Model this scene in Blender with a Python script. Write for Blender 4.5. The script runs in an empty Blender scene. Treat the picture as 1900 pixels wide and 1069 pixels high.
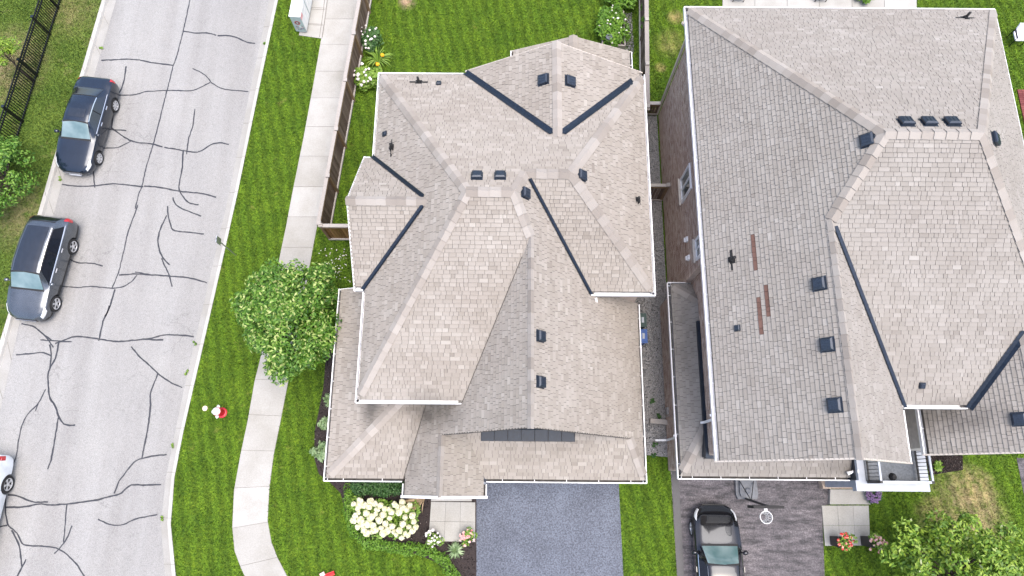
import bpy, math, random
import numpy as np
from mathutils import Vector, Matrix

# ------------------------------------------------------------------ camera, sky, sun, exposure
SC = bpy.context.scene
COL = SC.collection
R = math.radians
CAM_H, PITCH, YAW, FPX, CX, CY = 30.0, R(16.0), R(0.5), 1290.0, 950.0, 534.5
cd = bpy.data.cameras.new('camera'); cam = bpy.data.objects.new('camera', cd); COL.objects.link(cam)
cam.location = (0, 0, CAM_H); cam.rotation_euler = (PITCH, 0, YAW)
cd.sensor_width = 36; cd.lens = FPX / 1900 * 36; cd.clip_end = 2000
SC.camera = cam
wd = bpy.data.worlds.new('World'); SC.world = wd; wd.use_nodes = True
SUN_EL, SUN_AZ = R(78), R(125)          # azimuth clockwise from +Y (the back gardens)
nt = wd.node_tree; bg = nt.nodes['Background']; sky = nt.nodes.new('ShaderNodeTexSky')
sky.sky_type = 'NISHITA'; sky.sun_disc = False; sky.sun_elevation = SUN_EL; sky.sun_rotation = SUN_AZ
sky.air_density = 1.0; sky.dust_density = 4.5; sky.ozone_density = 0.6
nt.links.new(sky.outputs[0], bg.inputs[0]); bg.inputs[1].default_value = 0.15
sd = bpy.data.lights.new('sun', 'SUN'); sun = bpy.data.objects.new('sun', sd); COL.objects.link(sun)
sd.energy = 0.9; sd.angle = R(50); sd.color = (1.0, 0.98, 0.935)
sdir = Vector((math.sin(SUN_AZ) * math.cos(SUN_EL), math.cos(SUN_AZ) * math.cos(SUN_EL), math.sin(SUN_EL)))
sun.rotation_euler = sdir.to_track_quat('Z', 'Y').to_euler(); sun.location = (0, 0, 60)
vs = SC.view_settings; vs.view_transform = 'Standard'; vs.look = 'None'; vs.gamma = 1; vs.use_curve_mapping = False
vs.exposure = 1.40
SC.cycles.use_denoising = True
SC.cycles.max_bounces = 8; SC.cycles.diffuse_bounces = 6

# ------------------------------------------------------------------ survey: photo pixel -> point on a level plane
_c, _s = math.cos(YAW), math.sin(YAW)
def ray(px, py):
    a = (px - CX) / FPX; b = (CY - py) / FPX
    x, y, z = a, b * math.cos(PITCH) + math.sin(PITCH), b * math.sin(PITCH) - math.cos(PITCH)
    return (_c * x - _s * y, _s * x + _c * y, z)
def P(px, py, z=0.0):
    d = ray(px, py); t = (CAM_H - z) / -d[2]
    return Vector((d[0] * t, d[1] * t, z))
def PPL(px, py, pl):                     # on a sloped roof plane z = a x + b y + c
    d = ray(px, py); a, b, c = pl
    t = (c - CAM_H) / (d[2] - a * d[0] - b * d[1])
    return Vector((d[0] * t, d[1] * t, CAM_H + d[2] * t))
def PXW(px, py, x):                      # on the wall plane X = x
    d = ray(px, py); t = x / d[0]
    return Vector((x, d[1] * t, CAM_H + d[2] * t))

# ------------------------------------------------------------------ scene helpers
def tag(o, label, cat, group=None):
    o['label'] = label; o['category'] = cat
    if group: o['group'] = group
    return o
def struct(o): o['kind'] = 'structure'; return o
def stuff(o): o['kind'] = 'stuff'; return o
def empty(name, loc=(0, 0, 0), rz=0.0):
    o = bpy.data.objects.new(name, None); COL.objects.link(o); o.location = loc; o.rotation_euler = (0, 0, rz)
    o.empty_display_size = 0.2
    return o
class MB:
    def __init__(s): s.v = []; s.f = []; s.t = []
    def add(s, vs, fs, tone=0.5):
        n = len(s.v); s.v += [tuple(v) for v in vs]; s.f += [tuple(i + n for i in f) for f in fs]; s.t += [tone] * len(fs)
    def box(s, x0, x1, y0, y1, z0, z1, tone=0.5):
        s.add([(x0, y0, z0), (x1, y0, z0), (x1, y1, z0), (x0, y1, z0), (x0, y0, z1), (x1, y0, z1), (x1, y1, z1), (x0, y1, z1)],
              [(3, 2, 1, 0), (4, 5, 6, 7), (0, 1, 5, 4), (1, 2, 6, 5), (2, 3, 7, 6), (3, 0, 4, 7)], tone)
    def bar(s, p, q, w, h, up=(0, 0, 1), tone=0.5):      # a box from p to q, width w across, height h along up
        p, q, up = Vector(p), Vector(q), Vector(up); d = (q - p).normalized()
        if abs(d.dot(up)) > 0.98: up = Vector((1, 0, 0))
        sd_ = d.cross(up).normalized() * (w / 2); u = sd_.cross(d).normalized() * (h / 2)
        s.add([p - sd_ - u, p + sd_ - u, p + sd_ + u, p - sd_ + u, q - sd_ - u, q + sd_ - u, q + sd_ + u, q - sd_ + u],
              [(0, 3, 2, 1), (4, 5, 6, 7), (0, 1, 5, 4), (1, 2, 6, 5), (2, 3, 7, 6), (3, 0, 4, 7)], tone)
    def tube(s, pts, r, n=8, cap=True, tone=0.5):
        pts = [Vector(p) for p in pts]; rs = r if isinstance(r, (list, tuple)) else [r] * len(pts)
        base = len(s.v); up = Vector((0, 0, 1))
        for i, p in enumerate(pts):
            d = (pts[min(i + 1, len(pts) - 1)] - pts[max(i - 1, 0)]).normalized()
            a = d.cross(up if abs(d.z) < 0.95 else Vector((1, 0, 0))).normalized(); b = a.cross(d)
            for k in range(n):
                t = 2 * math.pi * k / n; s.v.append(tuple(p + (a * math.cos(t) + b * math.sin(t)) * rs[i]))
        for i in range(len(pts) - 1):
            for k in range(n):
                k2 = (k + 1) % n; s.f.append((base + i * n + k, base + i * n + k2, base + (i + 1) * n + k2, base + (i + 1) * n + k)); s.t.append(tone)
        if cap:
            s.f.append(tuple(base + k for k in range(n))[::-1]); s.t.append(tone)
            s.f.append(tuple(base + (len(pts) - 1) * n + k for k in range(n))); s.t.append(tone)
    def lathe(s, prof, n=16, o=(0, 0, 0), axis='z', tone=0.5):
        base = len(s.v)
        for (r, h) in prof:
            for k in range(n):
                t = 2 * math.pi * k / n; a, b = r * math.cos(t), r * math.sin(t)
                v = (a, b, h) if axis == 'z' else ((a, h, b) if axis == 'y' else (h, a, b))
                s.v.append((v[0] + o[0], v[1] + o[1], v[2] + o[2]))
        for i in range(len(prof) - 1):
            for k in range(n):
                k2 = (k + 1) % n; s.f.append((base + i * n + k, base + i * n + k2, base + (i + 1) * n + k2, base + (i + 1) * n + k)); s.t.append(tone)
        for i, rev in ((0, True), (len(prof) - 1, False)):
            if prof[i][0] > 1e-4:
                f = tuple(base + i * n + k for k in range(n)); s.f.append(f[::-1] if rev else f); s.t.append(tone)
    def prism(s, poly, z0, z1, tone=0.5):                # vertical extrusion of a plan polygon (ccw)
        n = len(poly); a = sum(poly[i][0] * poly[(i + 1) % n][1] - poly[(i + 1) % n][0] * poly[i][1] for i in range(n))
        if a < 0: poly = poly[::-1]
        vs_ = [(p[0], p[1], z0) for p in poly] + [(p[0], p[1], z1) for p in poly]
        s.add(vs_, [tuple(range(n))[::-1], tuple(range(n, 2 * n))] + [(i, (i + 1) % n, n + (i + 1) % n, n + i) for i in range(n)], tone)
    def build(s, name, mat, parent=None, smooth=False, loc=None, fixn=False):
        me = bpy.data.meshes.new(name); me.from_pydata(s.v, [], s.f)
        if s.t:
            at = me.attributes.new('tone', 'FLOAT', 'FACE'); at.data.foreach_set('value', np.array(s.t, dtype=np.float32))
        if smooth: me.polygons.foreach_set('use_smooth', [True] * len(me.polygons))
        me.materials.append(M[mat] if isinstance(mat, str) else mat)
        if fixn:
            import bmesh
            b = bmesh.new(); b.from_mesh(me); bmesh.ops.recalc_face_normals(b, faces=b.faces); b.to_mesh(me); b.free()
        me.update()
        o = bpy.data.objects.new(name, me); COL.objects.link(o)
        if parent is not None: o.parent = parent
        if loc is not None: o.location = loc
        return o
def npmesh(name, V, F, tone, mat, parent=None, k=3):     # fast mesh from numpy arrays, faces of k corners
    me = bpy.data.meshes.new(name); V = np.ascontiguousarray(V, dtype=np.float32).reshape(-1, 3); F = np.ascontiguousarray(F, dtype=np.int32).reshape(-1, k)
    me.vertices.add(len(V)); me.vertices.foreach_set('co', V.ravel())
    me.loops.add(F.size); me.loops.foreach_set('vertex_index', F.ravel())
    me.polygons.add(len(F)); me.polygons.foreach_set('loop_start', np.arange(0, F.size, k, dtype=np.int32)); me.polygons.foreach_set('loop_total', np.full(len(F), k, dtype=np.int32))
    me.update(calc_edges=True)
    at = me.attributes.new('tone', 'FLOAT', 'FACE'); at.data.foreach_set('value', np.ascontiguousarray(tone, dtype=np.float32))
    me.materials.append(M[mat]); o = bpy.data.objects.new(name, me); COL.objects.link(o)
    if parent is not None: o.parent = parent
    return o
def copy_tree(o, parent=None):
    c = o.copy(); COL.objects.link(c); c.parent = parent
    for ch in list(o.children): copy_tree(ch, c)
    return c

# ------------------------------------------------------------------ materials
M = {}
def _nodes(name):
    m = bpy.data.materials.new(name); m.use_nodes = True; M[name] = m; t = m.node_tree
    return m, t, t.nodes['Principled BSDF']
def _n(t, typ, **kw):
    n = t.nodes.new(typ)
    for k, v in kw.items():
        if k in n.bl_rna.properties: setattr(n, k, v)
        else: n.inputs[k].default_value = v
    return n
def _pos(t): return t.nodes.new('ShaderNodeNewGeometry').outputs['Position']
def _noise(t, scale, detail=3.0, vec=None, rough=0.55):
    n = _n(t, 'ShaderNodeTexNoise', Scale=scale, Detail=detail, Roughness=rough); t.links.new(vec or _pos(t), n.inputs['Vector']); return n.outputs['Fac']
def _ramp(t, fac, stops, interp='LINEAR'):
    r = t.nodes.new('ShaderNodeValToRGB'); r.color_ramp.interpolation = interp; e = r.color_ramp.elements
    while len(e) < len(stops): e.new(0.5)
    for i, (p, c) in enumerate(stops): e[i].position = p; e[i].color = (*c, 1)
    t.links.new(fac, r.inputs[0]); return r.outputs[0]
def _mix(t, a, b, fac, mode='MIX'):
    m = t.nodes.new('ShaderNodeMix'); m.data_type = 'RGBA'; m.blend_type = mode
    for sock, v in ((m.inputs[6], a), (m.inputs[7], b), (m.inputs[0], fac)):
        if isinstance(v, (int, float)): sock.default_value = v
        elif isinstance(v, tuple): sock.default_value = (*v, 1)
        else: t.links.new(v, sock)
    return m.outputs[2]
def _math(t, op, a, b=0.0, clamp=False):
    m = t.nodes.new('ShaderNodeMath'); m.operation = op; m.use_clamp = clamp
    for sock, v in ((m.inputs[0], a), (m.inputs[1], b)):
        if isinstance(v, (int, float)): sock.default_value = v
        else: t.links.new(v, sock)
    return m.outputs[0]
def _bump(t, p, h, strength=0.3, dist=0.02):
    b = _n(t, 'ShaderNodeBump', Strength=strength, Distance=dist); t.links.new(h, b.inputs['Height']); t.links.new(b.outputs[0], p.inputs['Normal'])
def _attr(t): a = t.nodes.new('ShaderNodeAttribute'); a.attribute_name = 'tone'; return a.outputs['Fac']
def plain(name, col, rough=0.6, metal=0.0, vary=0.15, scale=6.0, coat=0.0, bump=0.0):
    m, t, p = _nodes(name); n = _noise(t, scale)
    c = _ramp(t, n, [(0.25, tuple(x * (1 - vary) for x in col)), (0.75, tuple(min(1, x * (1 + vary)) for x in col))])
    t.links.new(c, p.inputs['Base Color']); p.inputs['Roughness'].default_value = rough; p.inputs['Metallic'].default_value = metal
    p.inputs['Coat Weight'].default_value = coat; p.inputs['Coat Roughness'].default_value = 0.06
    if bump: _bump(t, p, _noise(t, scale * 8), bump, 0.01)
    return m
def toned(name, stops, rough=0.8, grain=0.2, gscale=90.0, spec=0.3, trans=0.0):
    m, t, p = _nodes(name)
    c = _ramp(t, _attr(t), stops)
    g = _ramp(t, _noise(t, gscale, 2), [(0.3, (1 - grain,) * 3), (0.7, (1 + 0 * grain,) * 3)])
    t.links.new(_mix(t, c, g, 1.0, 'MULTIPLY'), p.inputs['Base Color']); p.inputs['Roughness'].default_value = rough
    p.inputs['Specular IOR Level'].default_value = spec
    if trans:
        tr = t.nodes.new('ShaderNodeBsdfTranslucent'); t.links.new(c, tr.inputs[0]); mx = t.nodes.new('ShaderNodeMixShader'); mx.inputs[0].default_value = trans
        out = t.nodes['Material Output']; t.links.new(p.outputs[0], mx.inputs[1]); t.links.new(tr.outputs[0], mx.inputs[2]); t.links.new(mx.outputs[0], out.inputs[0])
    return m
def shingle_mat(name, stops, stains, obj_random=False):
    m, t, p = _nodes(name)
    f = t.nodes.new('ShaderNodeObjectInfo').outputs['Random'] if obj_random else _attr(t)
    c = _ramp(t, f, stops)
    c = _mix(t, c, _ramp(t, _noise(t, 110, 2), [(0.3, (0.80, 0.79, 0.78)), (0.7, (1, 1, 1))]), 1.0, 'MULTIPLY')
    c = _mix(t, c, _ramp(t, _noise(t, 0.55, 4), [(0.3, (0.90, 0.885, 0.875)), (0.7, (1, 1, 1))]), 1.0, 'MULTIPLY')
    # algae and soot washed down from the eave corners: patches with a shape of their own
    pos = _pos(t); nz = _noise(t, 2.2, 5)
    for (x, y, z, rx, ry, dark) in stains:
        mp = t.nodes.new('ShaderNodeMapping'); mp.vector_type = 'POINT'
        mp.inputs['Location'].default_value = (-x / rx, -y / ry, -z / 3.0); mp.inputs['Scale'].default_value = (1 / rx, 1 / ry, 1 / 3.0)
        t.links.new(pos, mp.inputs[0]); ln = t.nodes.new('ShaderNodeVectorMath'); ln.operation = 'LENGTH'; t.links.new(mp.outputs[0], ln.inputs[0])
        d = _math(t, 'SUBTRACT', 1.0, ln.outputs['Value'], True); d = _math(t, 'MULTIPLY', d, _math(t, 'MULTIPLY', nz, 2.2), True)
        c = _mix(t, c, (0.055, 0.05, 0.046), _math(t, 'MULTIPLY', d, dark))
    t.links.new(c, p.inputs['Base Color']); p.inputs['Roughness'].default_value = 0.9; p.inputs['Specular IOR Level'].default_value = 0.25
    _bump(t, p, _noise(t, 160, 2), 0.35, 0.006)
    return m
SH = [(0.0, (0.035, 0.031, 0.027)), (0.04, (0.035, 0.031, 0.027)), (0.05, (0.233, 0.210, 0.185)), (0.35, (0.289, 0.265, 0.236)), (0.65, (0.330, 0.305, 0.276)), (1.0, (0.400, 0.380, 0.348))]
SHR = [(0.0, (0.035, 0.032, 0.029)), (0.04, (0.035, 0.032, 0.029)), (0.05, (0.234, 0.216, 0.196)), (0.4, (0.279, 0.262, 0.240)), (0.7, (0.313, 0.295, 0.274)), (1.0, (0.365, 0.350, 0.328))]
CAPS = [(0.0, (0.275, 0.248, 0.222)), (0.4, (0.335, 0.308, 0.281)), (1.0, (0.385, 0.360, 0.333))]
ST_MAIN = [(-3.1, 2.65, 4.3, 0.95, 1.0, 0.75), (-2.3, 2.5, 5.2, 0.9, 0.7, 0.55), (-5.3, 2.9, 4.0, 0.55, 1.3, 0.6), (-5.25, 5.2, 4.0, 0.4, 3.6, 0.32), (-3.7, 1.2, 3.6, 0.35, 1.3, 0.3)]
ST_RIGHT = [(7.15, 2.0, 3.8, 0.35, 0.75, 0.8), (6.7, 5.2, 3.5, 1.1, 3.2, 0.42), (14.6, 2.4, 6.5, 1.6, 0.7, 0.6), (12.3, 0.85, 3.4, 1.0, 0.6, 0.5), (13.95, 2.2, 5.9, .5, .9, .45)]
shingle_mat('shingle_main', SH, ST_MAIN); shingle_mat('shingle_right', SHR, ST_RIGHT)
shingle_mat('cap_main', CAPS, ST_MAIN[:1], True); shingle_mat('cap_right', CAPS, ST_RIGHT[:2], True)
shingle_mat('shingle_patch', [(0, (0.11, 0.062, 0.050)), (1, (0.17, 0.10, 0.082))], [])
plain('deck', (0.06, 0.053, 0.048), 0.9)
plain('white_trim', (0.74, 0.745, 0.76), 0.4, vary=0.06)
plain('gutter_silt', (0.07, 0.066, 0.062), 0.9, vary=0.5, scale=4); plain('beige_trim', (0.50, 0.45, 0.40), 0.5, vary=0.06)
plain('valley_metal', (0.020, 0.030, 0.048), 0.42, 0.55, 0.35, 12)
plain('vent_plastic', (0.022, 0.032, 0.050), 0.38, 0.2, 0.4, 25)
plain('dark_siding', (0.018, 0.038, 0.066), 0.5, 0.3, 0.3, 10)
plain('black_rubber', (0.012, 0.012, 0.013), 0.75)
plain('black_metal', (0.012, 0.013, 0.015), 0.4, 0.4)
plain('steel', (0.45, 0.46, 0.48), 0.35, 0.8)
plain('concrete_edge', (0.17, 0.16, 0.145), 0.9, vary=0.3)
toned('brick', [(0.0, (0.28, 0.19, 0.155)), (0.35, (0.44, 0.33, 0.275)), (0.7, (0.54, 0.435, 0.37)), (1.0, (0.62, 0.53, 0.46))], 0.9, 0.25, 60)
m, t, p = _nodes('mortar'); bt = t.nodes.new('ShaderNodeTexBrick'); cx = t.nodes.new('ShaderNodeCombineXYZ'); sp = t.nodes.new('ShaderNodeSeparateXYZ'); t.links.new(_pos(t), sp.inputs[0])
t.links.new(_math(t, 'ADD', sp.outputs[0], sp.outputs[1]), cx.inputs[0]); t.links.new(sp.outputs[2], cx.inputs[1]); t.links.new(cx.outputs[0], bt.inputs['Vector'])
bt.inputs['Scale'].default_value = 1.0; bt.inputs['Brick Width'].default_value = 0.225; bt.inputs['Row Height'].default_value = 0.078; bt.inputs['Mortar Size'].default_value = 0.006
bt.inputs['Color1'].default_value = (0.50, 0.40, 0.335, 1); bt.inputs['Color2'].default_value = (0.38, 0.28, 0.23, 1); bt.inputs['Mortar'].default_value = (0.42, 0.37, 0.32, 1)
t.links.new(bt.outputs['Color'], p.inputs['Base Color']); p.inputs['Roughness'].default_value = 0.95; _bump(t, p, bt.outputs['Fac'], -0.4, 0.01)
toned('red_brick', [(0, (0.12, 0.03, 0.03)), (1, (0.20, 0.06, 0.055))], 0.85)
plain('sill_stone', (0.48, 0.44, 0.39), 0.8)
m, t, p = _nodes('glass'); p.inputs['Base Color'].default_value = (0.05, 0.08, 0.09, 1); p.inputs['Roughness'].default_value = 0.06; p.inputs['Metallic'].default_value = 0.0; p.inputs['Specular IOR Level'].default_value = 0.9
t.links.new(_ramp(t, _noise(t, 1.5), [(0.3, (0.03, 0.05, 0.055)), (0.7, (0.09, 0.13, 0.14))]), p.inputs['Base Color'])
m, t, p = _nodes('windscreen'); t.links.new(_ramp(t, _noise(t, 1.1, 3), [(0.3, (0.07, 0.13, 0.135)), (0.7, (0.20, 0.27, 0.275))]), p.inputs['Base Color']); p.inputs['Roughness'].default_value = 0.05; p.inputs['Specular IOR Level'].default_value = 0.8; p.inputs['Coat Weight'].default_value = 1; p.inputs['Coat Roughness'].default_value = 0.03
def paint(name, col, rough=0.28, metal=0.35):
    m, t, p = _nodes(name); c = _ramp(t, _noise(t, 1.6, 4), [(0.3, tuple(x * 0.8 for x in col)), (0.7, tuple(min(1, x * 1.25) for x in col))])
    t.links.new(c, p.inputs['Base Color']); p.inputs['Metallic'].default_value = metal; p.inputs['Coat Weight'].default_value = 1.0; p.inputs['Coat Roughness'].default_value = 0.04; p.inputs['Coat Tint'].default_value = (0.93, 0.97, 1.0, 1)
    t.links.new(_ramp(t, _noise(t, 60, 3), [(0.3, (rough * 0.7,) * 3), (0.7, (rough * 1.3,) * 3)]), p.inputs['Roughness'])
paint('paint_black', (0.007, 0.013, 0.026), 0.22); paint('paint_grey', (0.10, 0.108, 0.122), 0.3, 0.7); paint('paint_white', (0.74, 0.74, 0.74), 0.35, 0.0); paint('paint_jet', (0.010, 0.010, 0.013), 0.16, 0.5)
plain('cladding', (0.016, 0.017, 0.019), 0.6); plain('tyre', (0.014, 0.014, 0.015), 0.85); plain('rim', (0.68, 0.69, 0.71), 0.35, 0.55, 0.1); plain('chrome', (0.75, 0.76, 0.78), 0.15, 0.95, 0.05)
plain('headlight', (0.62, 0.64, 0.66), 0.12, 0.2, 0.2, 30, 1.0); plain('taillight', (0.42, 0.008, 0.014), 0.15, 0, 0.2, 20, 1.0); plain('roof_glass', (0.008, 0.011, 0.018), 0.08, 0, 0.3, 5, 1.0)
plain('plate', (0.70, 0.72, 0.76), 0.5)
# asphalt of the street: worn pale, with exposed stones and tyre tracks
m, t, p = _nodes('road_asphalt')
c = _ramp(t, _noise(t, 42, 3, rough=0.7), [(0.30, (0.162, 0.160, 0.155)), (0.5, (0.272, 0.269, 0.261)), (0.70, (0.365, 0.361, 0.352))])
c = _mix(t, c, _ramp(t, _noise(t, 0.35, 4), [(0.3, (0.90, 0.90, 0.91)), (0.7, (1.0, 1.0, 1.0))]), 1.0, 'MULTIPLY')
mpr = t.nodes.new('ShaderNodeMapping'); mpr.inputs['Rotation'].default_value = (0, 0, R(13)); mpr.inputs['Scale'].default_value = (0.9, 0.05, 1); t.links.new(_pos(t), mpr.inputs[0])
c = _mix(t, c, _ramp(t, _noise(t, 1.0, 4, mpr.outputs[0]), [(0.36, (0.88, 0.87, 0.865)), (0.62, (1.03, 1.03, 1.03))]), 1.0, 'MULTIPLY')
c = _mix(t, c, _ramp(t, _noise(t, 2.3, 5, rough=0.7), [(0.24, (0.72, 0.71, 0.70)), (0.36, (1, 1, 1))]), 1.0, 'MULTIPLY')
vo = _n(t, 'ShaderNodeTexVoronoi', Scale=0.8); vo.feature = 'DISTANCE_TO_EDGE'
wn = _n(t, 'ShaderNodeTexNoise', Scale=1.5, Detail=4.0); t.links.new(_pos(t), wn.inputs['Vector'])
vm = t.nodes.new('ShaderNodeVectorMath'); vm.operation = 'ADD'; t.links.new(_pos(t), vm.inputs[0]); t.links.new(wn.outputs['Color'], vm.inputs[1]); t.links.new(vm.outputs[0], vo.inputs['Vector'])
hair = _ramp(t, vo.outputs['Distance'], [(0.0, (0.72, 0.72, 0.72)), (0.014, (1, 1, 1))])
msk = _ramp(t, _noise(t, 0.22, 2), [(0.52, (0, 0, 0)), (0.60, (1, 1, 1))])
c = _mix(t, c, _mix(t, c, hair, 1.0, 'MULTIPLY'), msk)
t.links.new(c, p.inputs['Base Color']); p.inputs['Roughness'].default_value = 0.85; _bump(t, p, _noise(t, 70, 3), 0.5, 0.012)
plain('crack_sealant', (0.022, 0.024, 0.032), 0.5, vary=0.3, scale=15)
def asphalt(name, lo, mid, hi, tracks=0.0):
    m, t, p = _nodes(name)
    c = _ramp(t, _noise(t, 17, 6, rough=0.8), [(0.36, lo), (0.5, mid), (0.64, hi)])
    c = _mix(t, c, _ramp(t, _noise(t, 0.7, 4), [(0.3, (0.72, 0.72, 0.74)), (0.7, (1.1, 1.1, 1.1))]), 1.0, 'MULTIPLY')
    if tracks:                                                            # streaks left by the sealer brush, across the drive
        mp = t.nodes.new('ShaderNodeMapping'); mp.inputs['Scale'].default_value = (0.8, 3.2, 1); t.links.new(_pos(t), mp.inputs[0])
        c = _mix(t, c, _ramp(t, _noise(t, 1.6, 5, mp.outputs[0], 0.65), [(0.36, (0.42, 0.42, 0.45)), (0.62, (1.7, 1.62, 1.62))]), tracks, 'MULTIPLY')
    t.links.new(c, p.inputs['Base Color']); p.inputs['Roughness'].default_value = 0.7; _bump(t, p, _noise(t, 60, 3), 0.5, 0.012)
asphalt('drive_blue', (0.020, 0.024, 0.036), (0.084, 0.097, 0.128), (0.150, 0.172, 0.218))
asphalt('drive_dark', (0.030, 0.028, 0.032), (0.070, 0.066, 0.072), (0.125, 0.118, 0.127), 1.0)
def concrete(name, lo, hi):
    m, t, p = _nodes(name)
    c = _ramp(t, _noise(t, 34, 3), [(0.3, lo), (0.7, hi)])
    rnd = t.nodes.new('ShaderNodeObjectInfo').outputs['Random']
    c = _mix(t, c, _ramp(t, rnd, [(0.0, (0.87, 0.86, 0.84)), (1.0, (1.03, 1.03, 1.03))]), 1.0, 'MULTIPLY')
    c = _mix(t, c, _ramp(t, _noise(t, 0.9, 5), [(0.28, (0.83, 0.82, 0.79)), (0.6, (1, 1, 1))]), 1.0, 'MULTIPLY')
    t.links.new(c, p.inputs['Base Color']); p.inputs['Roughness'].default_value = 0.85; _bump(t, p, _noise(t, 90, 2), 0.2, 0.006)
concrete('concrete', (0.315, 0.309, 0.292), (0.395, 0.388, 0.370)); concrete('kerb_concrete', (0.345, 0.338, 0.322), (0.425, 0.418, 0.40)); concrete('pan_concrete', (0.255, 0.250, 0.238), (0.335, 0.329, 0.315)); concrete('paver_stone', (0.31, 0.305, 0.288), (0.385, 0.38, 0.362))
def grass_mat(name, dark, mid, light, dry, dry_amt, stripes=None, attr=False, spots=()):
    m, t, p = _nodes(name); pos = _pos(t)
    base = _attr(t) if attr else _noise(t, 16, 5, rough=0.7)
    c = _ramp(t, base, [(0.15 if not attr else 0.0, dark), (0.5, mid), (0.85 if not attr else 1.0, light)])
    c = _mix(t, c, _ramp(t, _noise(t, 0.9, 6, rough=0.7), [(0.3, (0.66, 0.74, 0.66)), (0.68, (1.2, 1.12, 1.05))]), 1.0, 'MULTIPLY'); c = _mix(t, c, _ramp(t, _noise(t, 9, 4, rough=0.7), [(0.34, (0.48, 0.56, 0.54)), (0.66, (1.34, 1.25, 1.1))]), 1.0, 'MULTIPLY')
    dm = _ramp(t, _noise(t, 1.1, 6, rough=0.7), [(0.66 - dry_amt, (0, 0, 0)), (0.84 - dry_amt, (0.75, 0.75, 0.75))])
    c = _mix(t, c, dry, dm)
    for (x, y, r_, col, amt) in spots:                                    # bare or scorched patches of the turf
        ds = t.nodes.new('ShaderNodeVectorMath'); ds.operation = 'DISTANCE'; t.links.new(pos, ds.inputs[0]); ds.inputs[1].default_value = (x, y, 0)
        d = _math(t, 'SUBTRACT', 1.0, _math(t, 'DIVIDE', ds.outputs['Value'], r_), True)
        d = _math(t, 'MULTIPLY', d, _math(t, 'MULTIPLY', _math(t, 'SUBTRACT', _noise(t, 2.2, 7, rough=0.78), 0.36, True), 6.0), True)
        c = _mix(t, c, col, _math(t, 'MULTIPLY', d, amt, True))
    if stripes:                                                           # mower passes: the turf is laid over in bands
        (dx, dy, w, amt) = stripes
        dt = t.nodes.new('ShaderNodeVectorMath'); dt.operation = 'DOT_PRODUCT'; t.links.new(pos, dt.inputs[0]); dt.inputs[1].default_value = (dx, dy, 0)
        wob = _math(t, 'ADD', dt.outputs['Value'], _math(t, 'MULTIPLY', _noise(t, 0.8, 4), 0.6))
        sn = _math(t, 'SINE', _math(t, 'MULTIPLY', wob, 2 * math.pi / w))
        c = _mix(t, c, _ramp(t, _math(t, 'ADD', _math(t, 'MULTIPLY', sn, 0.5), 0.5), [(0.2, (1 - amt,) * 3), (0.8, (1 + amt, 1 + amt, 1 + amt * 0.6))]), 1.0, 'MULTIPLY')
    t.links.new(c, p.inputs['Base Color']); p.inputs['Roughness'].default_value = 0.75; p.inputs['Specular IOR Level'].default_value = 0.2
    if not attr: _bump(t, p, _noise(t, 40, 4), 0.8, 0.05)
GD, GM, GL, DRY = (0.022, 0.050, 0.004), (0.076, 0.150, 0.011), (0.195, 0.285, 0.032), (0.26, 0.235, 0.07)
SPOT = [(*P(1790, 935)[:2], 1.9, (0.31, 0.25, 0.14), 0.8), (*P(1825, 975)[:2], 1.4, (0.31, 0.24, 0.145), 0.6), (*P(1735, 960)[:2], 1.0, (0.26, 0.22, 0.10), 0.9), (*P(1810, 905)[:2], 1.0, (0.34, 0.27, 0.14), 0.9), (*P(755, 4)[:2], 0.55, (0.34, 0.25, 0.17), 1.3),
        (*P(1253, 32)[:2], 0.5, (0.30, 0.25, 0.1), 1.2), (*P(1245, 80)[:2], 1.0, (0.24, 0.23, 0.08), 0.8), (*P(1226, 125)[:2], 0.35, (0.3, 0.26, 0.1), 1.2)]
SPOTL = [(*P(10, 120)[:2], 2.6, (0.27, 0.23, 0.12), 1.0), (*P(40, 400)[:2], 2.0, (0.25, 0.22, 0.11), 0.8), (*P(130, 20)[:2], 2.0, (0.23, 0.21, 0.09), 0.7)]
STR = (0.975, 0.222, 0.52, 0.15)
grass_mat('turf', GD, GM, GL, DRY, 0.035, STR, False, SPOT); grass_mat('blade', GD, GM, GL, DRY, 0.035, STR, True, SPOT)
DK, MD, LT, DR2 = (0.03, 0.062, 0.012), (0.088, 0.150, 0.026), (0.185, 0.25, 0.055), (0.27, 0.235, 0.11)
grass_mat('turf_verge', DK, MD, LT, DR2, 0.09, None, False, SPOTL); grass_mat('blade_verge', DK, MD, LT, DR2, 0.09, None, True, SPOTL)
plain('earth', (0.06, 0.075, 0.03), 0.95, vary=0.3, scale=0.5)
toned('mulch', [(0, (0.012, 0.009, 0.009)), (0.6, (0.042, 0.030, 0.028)), (0.95, (0.085, 0.062, 0.055)), (1.0, (0.40, 0.36, 0.33))], 0.95)
plain('mulch_base', (0.030, 0.022, 0.021), 0.95, vary=0.4, scale=25, bump=0.8)
toned('gravel', [(0, (0.13, 0.13, 0.135)), (0.5, (0.33, 0.325, 0.325)), (1, (0.62, 0.61, 0.60))], 0.9)
plain('gravel_base', (0.27, 0.265, 0.265), 0.95, vary=0.35, scale=25, bump=0.8)
toned('fence_grey', [(0, (0.105, 0.070, 0.052)), (0.5, (0.165, 0.118, 0.092)), (1, (0.245, 0.185, 0.148))], 0.85, 0.3, 30)
toned('fence_brown', [(0, (0.17, 0.085, 0.028)), (0.5, (0.25, 0.135, 0.05)), (1, (0.34, 0.19, 0.075))], 0.8, 0.3, 30)
toned('fence_cap', [(0, (0.30, 0.27, 0.25)), (1, (0.46, 0.43, 0.40))], 0.8, 0.25, 30)
toned('fence_post', [(0, (0.20, 0.13, 0.075)), (1, (0.30, 0.21, 0.13))], 0.8, 0.25, 30)
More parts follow.
